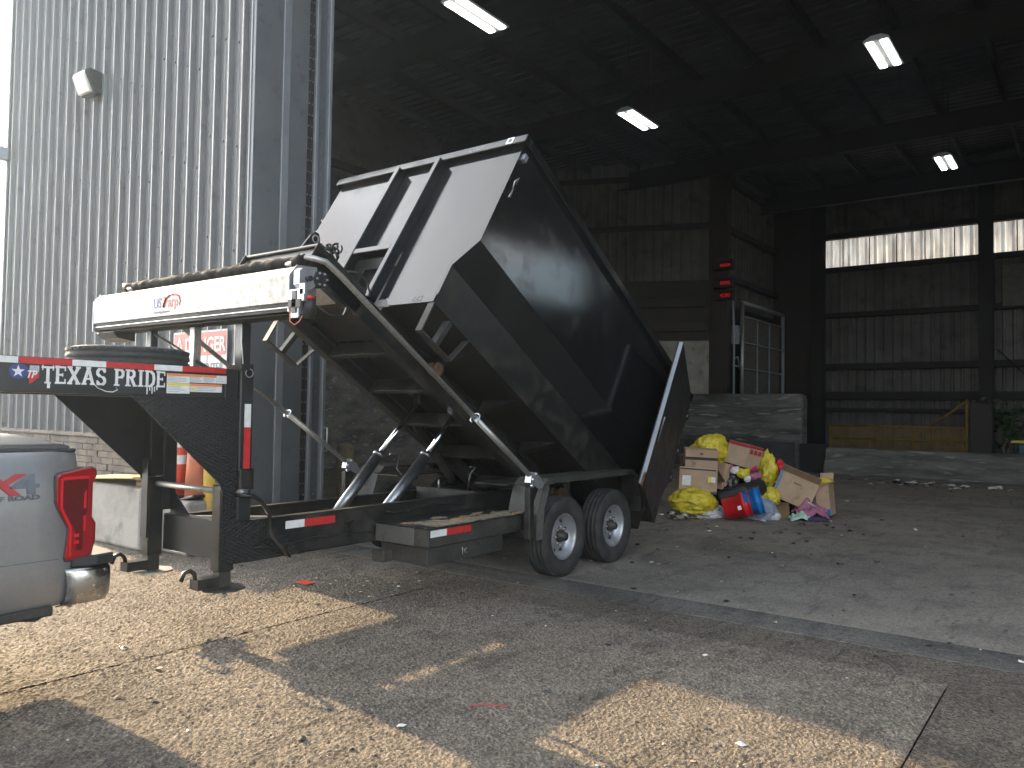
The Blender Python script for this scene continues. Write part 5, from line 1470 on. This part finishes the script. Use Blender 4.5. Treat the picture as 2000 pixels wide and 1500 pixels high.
def bag(name, label, mat, c, size, seed, knot=(0, 0, 1), cat='bag', grp=None, ears=True, sag=.35, twist=0):
    """a filled film bag: pleated ellipsoid gathered to a knot"""
    c = V(c); k = V(knot).normalized()
    e1 = k.orthogonal().normalized(); e2 = k.cross(e1)
    e1, e2 = e1 * math.cos(twist) + e2 * math.sin(twist), e2 * math.cos(twist) - e1 * math.sin(twist)
    mb = MB(); rows = []
    NU, NV = 64, 40
    for i in range(NV + 1):
        th_ = math.pi * (1 - i / NV)            # bottom pole to knot
        row = []
        for j in range(NU + 1):
            ph = 2 * math.pi * (j % NU) / NU
            r_ = math.sin(th_) ** .8 if math.sin(th_) > 0 else 0
            hgt = math.cos(th_)
            near = max(0, hgt)
            r_ *= 1 - .35 * near ** 2
            pl_ = 1 + .10 * near * math.sin(ph * 7 + seed) + .05 * near * math.sin(ph * 13 + seed * 2)
            q = e1 * (r_ * math.cos(ph) * pl_) + e2 * (r_ * math.sin(ph) * pl_) + k * (hgt * (1 + .18 * near ** 6))
            cz = lambda f, o_: (1 - abs(noise.noise(q * f + V((seed * o_, seed + o_, o_))) * 2.2))
            q = q * (.93 + .10 * max(-1, cz(2.6, 1.7)) + .055 * max(-1, cz(5.5, 4.1)) + .03 * max(-1, cz(11, 2.3)))
            q = q * (1 + .16 * noise.noise(q * 1.6 + V((seed * 3.1, seed, 0))) + .10 * noise.noise(q * 4.2 + V((seed, seed * 7, 0))) + .035 * noise.noise(q * 11 + V((seed, 3, 0))))
            p = V((q.x * 0, 0, 0)) + RH * (q.dot(RH) * size[0]) + DH * (q.dot(DH) * size[1]) + NZ * (q.z * size[2])
            p.z = max(p.z, -size[2] * (1 - sag * .3))
            row.append(c + p)
        rows.append(row)
    mb.sheet(rows)
    if ears:
        top = c + RH * (k.dot(RH) * size[0]) * 1.1 + DH * (k.dot(DH) * size[1]) * 1.1 + NZ * k.z * size[2] * 1.1
        for a in range(4):
            ph = a * 1.57 + seed
            dv = (k * .5 + e1 * math.cos(ph) + e2 * math.sin(ph)).normalized()
            sd_ = dv.cross(k).normalized()
            l = size[0] * .32
            mb.sheet([[top - k * .02, top - k * .02], [top + dv * l * .5 + sd_ * l * .3, top + dv * l * .5 - sd_ * l * .3 + k * .01], [top + dv * l + sd_ * l * .12, top + dv * l - sd_ * l * .25]])
    o = mb.obj(name, mat)
    return tag(o, label, cat, grp)
def cloth(name, label, mat, c, size, seed, cat):
    mb = MB(); rows = []
    for i in range(21):
        row = []
        for j in range(21):
            u, v = i / 10 - 1, j / 10 - 1
            rr = math.sqrt(u * u + v * v)
            hgt = max(0, 1 - rr * rr * .55) * (.55 + .6 * noise.noise(V((u * 2.4 + seed, v * 2.4, seed)))) + .12 * noise.noise(V((u * 7, v * 7, seed)))
            q = 1 + .25 * noise.noise(V((u * 1.5, v * 1.5, seed * 5)))
            row.append(V(c) + RH * u * size[0] * q + DH * v * size[1] * q + NZ * max(.004, hgt * size[2]))
        rows.append(row)
    mb.sheet(rows)
    return tag(mb.obj(name, mat, None, solid=.006), label, cat)
ZP = 12.6
# left stack of cartons
c_ = at(1361, 938, 12.5)
carton('lower brown carton with white shipping label in the left stack', c_, (.58, .42, .40), (R(-4), R(3), R(-8)), flaps=(('r', R(-55)),), extra=(
    ('shipping_label', 'white', 'f', (-.42, -.19, -.22, .17)), ('yellow_label', 'yellowp', 'f', (.26, .33, -.04, .17)), ('small_label', 'white', 'f', (.34, .45, -.04, .17)), ('black_tape', 'plastic', 'f', (-.5, .5, -.5, -.40)), ('seam_shade', 'plastic', 'f', (-.49, .46, .40, .455)), ('hanging_flap', 'cardl', 'f', (-.46, .44, .455, .5))))  # dark strip under the flap is the open seam's shade put in as colour
c_ = at(1368, 894, 12.55)
carton('upper brown carton with a black tape band in the left stack', c_, (.50, .40, .28), (R(3), R(2), R(-8)), extra=(('black_tape', 'plastic', 'f', (-.5, .5, -.06, .10)), ('box_print', 'cardd', 'f', (-.06, .04, .22, .36))))
carton('flattened torn carton standing at the back of the left stack', at(1342, 905, 12.9), (.22, .06, .34), (R(8), R(-12), R(20)), mat='cardd')
carton('small crushed carton wedged under the red banded carton', at(1425, 955, 12.85), (.26, .2, .16), (R(20), R(15), R(-30)), mat='cardd', flaps=(('f', R(20)), ('b', R(35))))
c_ = at(1408, 932, 12.7)
carton('plain brown carton leaning behind the left stack', c_, (.24, .30, .42), (R(0), R(14), R(35)))
bag('yellow_bag', 'tied yellow bag on top of the heap behind the cartons', 'bagy', at(1390, 880, 12.95), (.30, .26, .24), 1.3, (.2, -.5, -.8), grp='yellow rubbish bags')
t_, E_, _b = carton('tilted carton with a red printed band on top of the heap', at(1453, 889, 12.7), (.36, .40, .36), (R(10), R(10), R(38)), mat='cardl', extra=(
    ('red_band', 'redtape', 'f', (-.5, .5, .38, .5)), ('red_band', 'redtape', 'l', (-.5, .5, .36, .5)), ('red_symbol', 'redtape', 'f', (-.40, -.18, .12, .32)), ('red_symbol', 'redtape', 'f', (-.10, .12, .12, .32)), ('red_symbol', 'redtape', 'f', (.2, .42, .12, .32))))
bag('yellow_bag', 'narrow upright yellow bag right of the red banded carton', 'bagy', at(1499, 920, 12.85), (.15, .16, .28), 2.1, (-.2, 0, 1), grp='yellow rubbish bags')
bag('red_bag', 'small crumpled red bag at the back of the heap', 'bucketr', at(1523, 912, 13.1), (.08, .08, .11), 5.5, (0, 0, 1), ears=False)
c_ = at(1552, 958, 12.6)
carton('large open carton with blue tape tilted at the right of the heap', c_, (.60, .42, .44), (R(-8), R(22), R(-22)), flaps=(('f', R(25)), ('r', R(40))), extra=(('blue_tape', 'tape', 'l', (-.5, .5, .30, .5)), ('blue_tape', 'tape', 'f', (-.5, -.42, -.5, .5)), ('box_print', 'cardd', 'f', (-.1, .1, .2, .26))))
c_ = at(1612, 974, 12.5)
carton('upright open carton at the right end of the heap', c_, (.20, .34, .50), (R(0), R(-5), R(-35)), flaps=(('b', R(60)), ('l', R(30))), extra=(('blue_corner', 'bucketb', 'f', (-.1, .5, -.5, -.3)),))
bag('yellow_bag', 'flat yellow bag lying on the rightmost carton', 'bagy', at(1607, 941, 12.6), (.16, .12, .06), 3.3, (1, 0, .2), grp='yellow rubbish bags', ears=False)
c_ = at(1582, 990, 12.25)
cloth('mauve_cloth', 'mauve cloth bundle spilling out of the open carton', 'pink', V((c_.x, c_.y, .02)), (.26, .2, .30), 2.2, 'cloth')
cloth('mint_cloth', 'crumpled mint green cloth on the floor before the mauve one', 'mint', V((*at(1563, 1006, 12.05).xy, .0)), (.17, .12, .16), 6.1, 'cloth')
cloth('purple_cloth', 'dark purple cloth lying at the right foot of the heap', 'purple', V((*at(1592, 1010, 12.0).xy, .0)), (.18, .1, .09), 8.1, 'cloth')
carton('small dark brown paper carton between sack and open carton', at(1519, 1000, 12.25), (.28, .20, .27), (R(0), R(-4), R(20)), mat='cardd', flaps=(('f', R(10)), ('l', R(10))))
bag('grey_sack', 'blue grey woven sack slumped on the floor beside the buckets', 'bagb', at(1484, 1000, 12.2), (.29, .22, .21), 4.4, (-.3, .3, 1), ears=False, cat='sack')
bag('yellow_bag', 'small tied yellow bag above the grey sack', 'bagy', at(1506, 972, 12.45), (.14, .13, .16), 6.2, (.8, -.3, -.1), grp='yellow rubbish bags')
# buckets lying nested
def bucket(label, mat, c, ax, r0, r1, l, cl):
    t = thing(cl, label, 'bucket', c)
    ax = V(ax).normalized(); c = V(c)
    mb = MB(); mb.lathe([(0, 0), (r0 - .01, 0), (r0, .008), (r0 + (r1 - r0) * .7, l * .7), (r0 + (r1 - r0) * .7 + .012, l * .70), (r0 + (r1 - r0) * .8 + .012, l * .8), (r0 + (r1 - r0) * .8, l * .80), (r1, l * .97), (r1 + .014, l * .97), (r1 + .014, l), (r1 - .004, l), (r0 - .004, .012), (0, .012)], c, ax, 40)
    mb.obj('bucket_shell', mat, t)
    return t, ax, c
bx_ = V((RH * .93 - DH * .30 + NZ * .28)).normalized()
bc = at(1414, 1000, 11.95)
bc = V((bc.x, bc.y, .165))
t_, a_, c0 = bucket('red plastic bucket lying on its side with a white sticker', 'bucketr', bc, bx_, .155, .185, .40, 'red_bucket')
up_ = (NZ - a_ * NZ.dot(a_)).normalized(); sd_ = a_.cross(up_)
if sd_.dot(DH) > 0: sd_ = -sd_
cc = c0 + a_ * .24 + (sd_ * .95 - up_ * .05).normalized() * .176
mb = MB(); mb.boxf(cc - a_ * .03 - up_ * .035, a_ * .055, up_ * .06, sd_ * .004); mb.obj('sticker', 'white', t_)
bucket('blue plastic bucket holding the red bucket inside it', 'bucketb', c0 + a_ * .27 + NZ * .012, a_, .172, .203, .30, 'blue_bucket')
bag('white_bag', 'white bag lying flat under the red bucket', 'bagw', at(1385, 1002, 12.3), (.28, .22, .14), 7.7, (-.2, 0, 1), ears=False, sag=.6)
bag('yellow_bag', 'largest yellow bag at the left front of the heap', 'bagy', at(1354, 979, 12.25), (.33, .28, .21), 9.1, (1, -.2, .35), grp='yellow rubbish bags')
bag('black_bag', 'black bag in the middle of the heap behind the roll', 'bagk', at(1425, 940, 12.75), (.22, .22, .28), 3.9, (0, 0, 1), ears=False)
bag('black_bag', 'black bag low in the heap under the large tilted carton', 'bagk', at(1515, 968, 12.9), (.35, .22, .30), 5.9, (0, 0, 1), ears=False)
bag('black_bag', 'black bag filling the bottom of the heap behind the buckets', 'bagk', at(1440, 985, 12.8), (.62, .22, .26), 8.9, (0, 0, 1), ears=False)
a, b = at(1400, 975, 12.4), at(1492, 950, 12.5)
mb = MB(); mb.tube([a, a + (b - a) * .03, a + (b - a) * .55, a + (b - a) * .56, a + (b - a) * .6, a + (b - a) * .97, b], [.09, .125, .135, .142, .137, .135, .10], 20)
tag(mb.obj('rolled_mat', 'plastic'), 'dark rolled mat lying across the middle of the heap', 'mat')
bag('black_bag', 'black bag bulging between the left stack and the dark roll', 'bagk', at(1418, 962, 12.6), (.16, .14, .14), 11.3, (.3, 0, 1), ears=False)
bag('white_bag', 'torn white bag between the sack and the small dark carton', 'bagw', at(1512, 1008, 12.1), (.09, .08, .07), 12.9, (.3, 0, 1), ears=False)
def small(name, label, mat, px, py, Z, sz, seed, cat='rubbish'): bag(name, label, mat, at(px, py, Z), sz, seed, (.4, -.4, .7), cat=cat, ears=False)
small('white_paper', 'crumpled white paper wad under the red banded carton', 'white', 1436, 919, 12.55, (.075, .06, .06), 1.1, 'paper')
small('white_paper', 'white paper scrap just left above the dark roll', 'white', 1460, 936, 12.4, (.05, .05, .05), 2.8, 'paper')
small('yellow_bag', 'tiny yellow bag amid the white papers', 'bagy', 1452, 925, 12.5, (.10, .07, .08), 3.6, 'bag')
small('magenta_cloth', 'magenta cloth scrap under the red banded carton', 'magenta', 1464, 915, 12.6, (.13, .06, .05), 4.2, 'cloth')
small('pink_cloth', 'dull pink cloth below the magenta scrap', 'pink', 1474, 930, 12.6, (.12, .07, .06), 4.9, 'cloth')
small('pink_cloth', 'dark pink cloth left of the white paper wad', 'pink', 1424, 912, 12.65, (.08, .05, .04), 5.2, 'cloth')
mb = MB(); a = at(1578, 981, 12.0); mb.tube([a, a + RH * .13 - NZ * .07], .008, 6); tag(mb.obj('white_stick', 'white'), 'thin white stick lying on the mauve cloth', 'stick')

# ------------------------------------------------------------------ litter
mb = MB()
def scrap(x, y, r_, z=.004):
    n = random.randint(4, 7); ph = random.uniform(0, 6)
    pts = [(x + r_ * random.uniform(.5, 1.2) * math.cos(ph + k * 6.283 / n), y + r_ * random.uniform(.5, 1.2) * math.sin(ph + k * 6.283 / n), z + random.uniform(0, r_ * .5)) for k in range(n)]
    cpt = (x, y, z + random.uniform(.2, .7) * r_)
    mb.add(pts + [cpt], [(k, (k + 1) % n, n) for k in range(n)])
c_ = at(1331, 1010, 12.0)
for k in range(70):
    mb.mi = random.choice((0, 0, 1, 2, 3))
    scrap(c_.x + random.gauss(0, .16), c_.y + random.gauss(0, .14), random.uniform(.02, .06), random.uniform(.0, .09))
for k in range(420):
    mb.mi = random.choice((0, 1, 2, 2, 2, 3, 3, 3))
    x_, y_ = random.uniform(-5.2, 3), random.uniform(-4, 3.2)
    if (V((x_, y_)) - V((CXYZ.x, CXYZ.y))).length < 1.9: continue
    scrap(x_, y_, random.choice((.006, .008, .01, .012, .016, .028)))
for k in range(34):
    mb.mi = random.choice((0, 1, 2, 2, 3))
    scrap(random.gauss(-1.5, .3), random.gauss(1.3, .3), random.uniform(.008, .026))
for k in range(60):
    mb.mi = random.choice((0, 0, 2, 3))
    t = random.uniform(0, 1)
    scrap(14.2 + random.gauss(0, .6), -1.2 + random.gauss(0, 1.2), random.uniform(.03, .14))
for k in range(120):
    mb.mi = random.choice((2, 3, 3, 0))
    scrap(5.0 + random.gauss(0, 1.6), .1 + random.gauss(0, 1.2), random.uniform(.01, .05))
lt = mb.obj('litter', ['white', 'cardl', 'mortar', 'plastic'], kind='stuff')
lt['label'] = 'small paper scraps and grit scattered over the concrete'
mb = MB(); mb.tube([(-3.16, -1.42, .006), (-3.11, -1.48, .012), (-3.06, -1.555, .008), (-3.04, -1.59, .005)], .0035, 6)
tag(mb.obj('red_strap', 'redtape'), 'thin red plastic strap lying on the shaded concrete', 'strap')
mb = MB(); mb.sheet([[V((-1.86 + i * .03, 1.58 + j * .04, .006 + .02 * noise.noise(V((i * 1.3, j * 1.1, 2))) ** 2 + .004)) for j in range(5)] for i in range(5)])
tag(mb.obj('orange_scrap', 'conered'), 'bright orange plastic scrap on the ground at the shadow edge', 'scrap')

# ------------------------------------------------------------------ lens glare haze
mb = MB(); mb.box(-450, 450, -450, 450, -1.6, 12.5)  # haze box added to imitate veiling glare in the lens
hz = mb.obj('haze', 'white', None, kind='stuff')
hm = D.materials.new('lens glare haze'); hm.use_nodes = True
t = hm.node_tree; t.nodes.clear()
o_ = t.nodes.new('ShaderNodeOutputMaterial'); pv = t.nodes.new('ShaderNodeVolumePrincipled')
pv.inputs['Color'].default_value = (.58, .76, 1.0, 1)
pv.inputs['Density'].default_value = .0009
pv.inputs['Anisotropy'].default_value = .72
t.links.new(pv.outputs[0], o_.inputs['Volume'])
hz.data.materials.clear(); hz.data.materials.append(hm)
hz['label'] = 'thin lens glare haze lit by the low sun'
SC.cycles.volume_bounces = 0
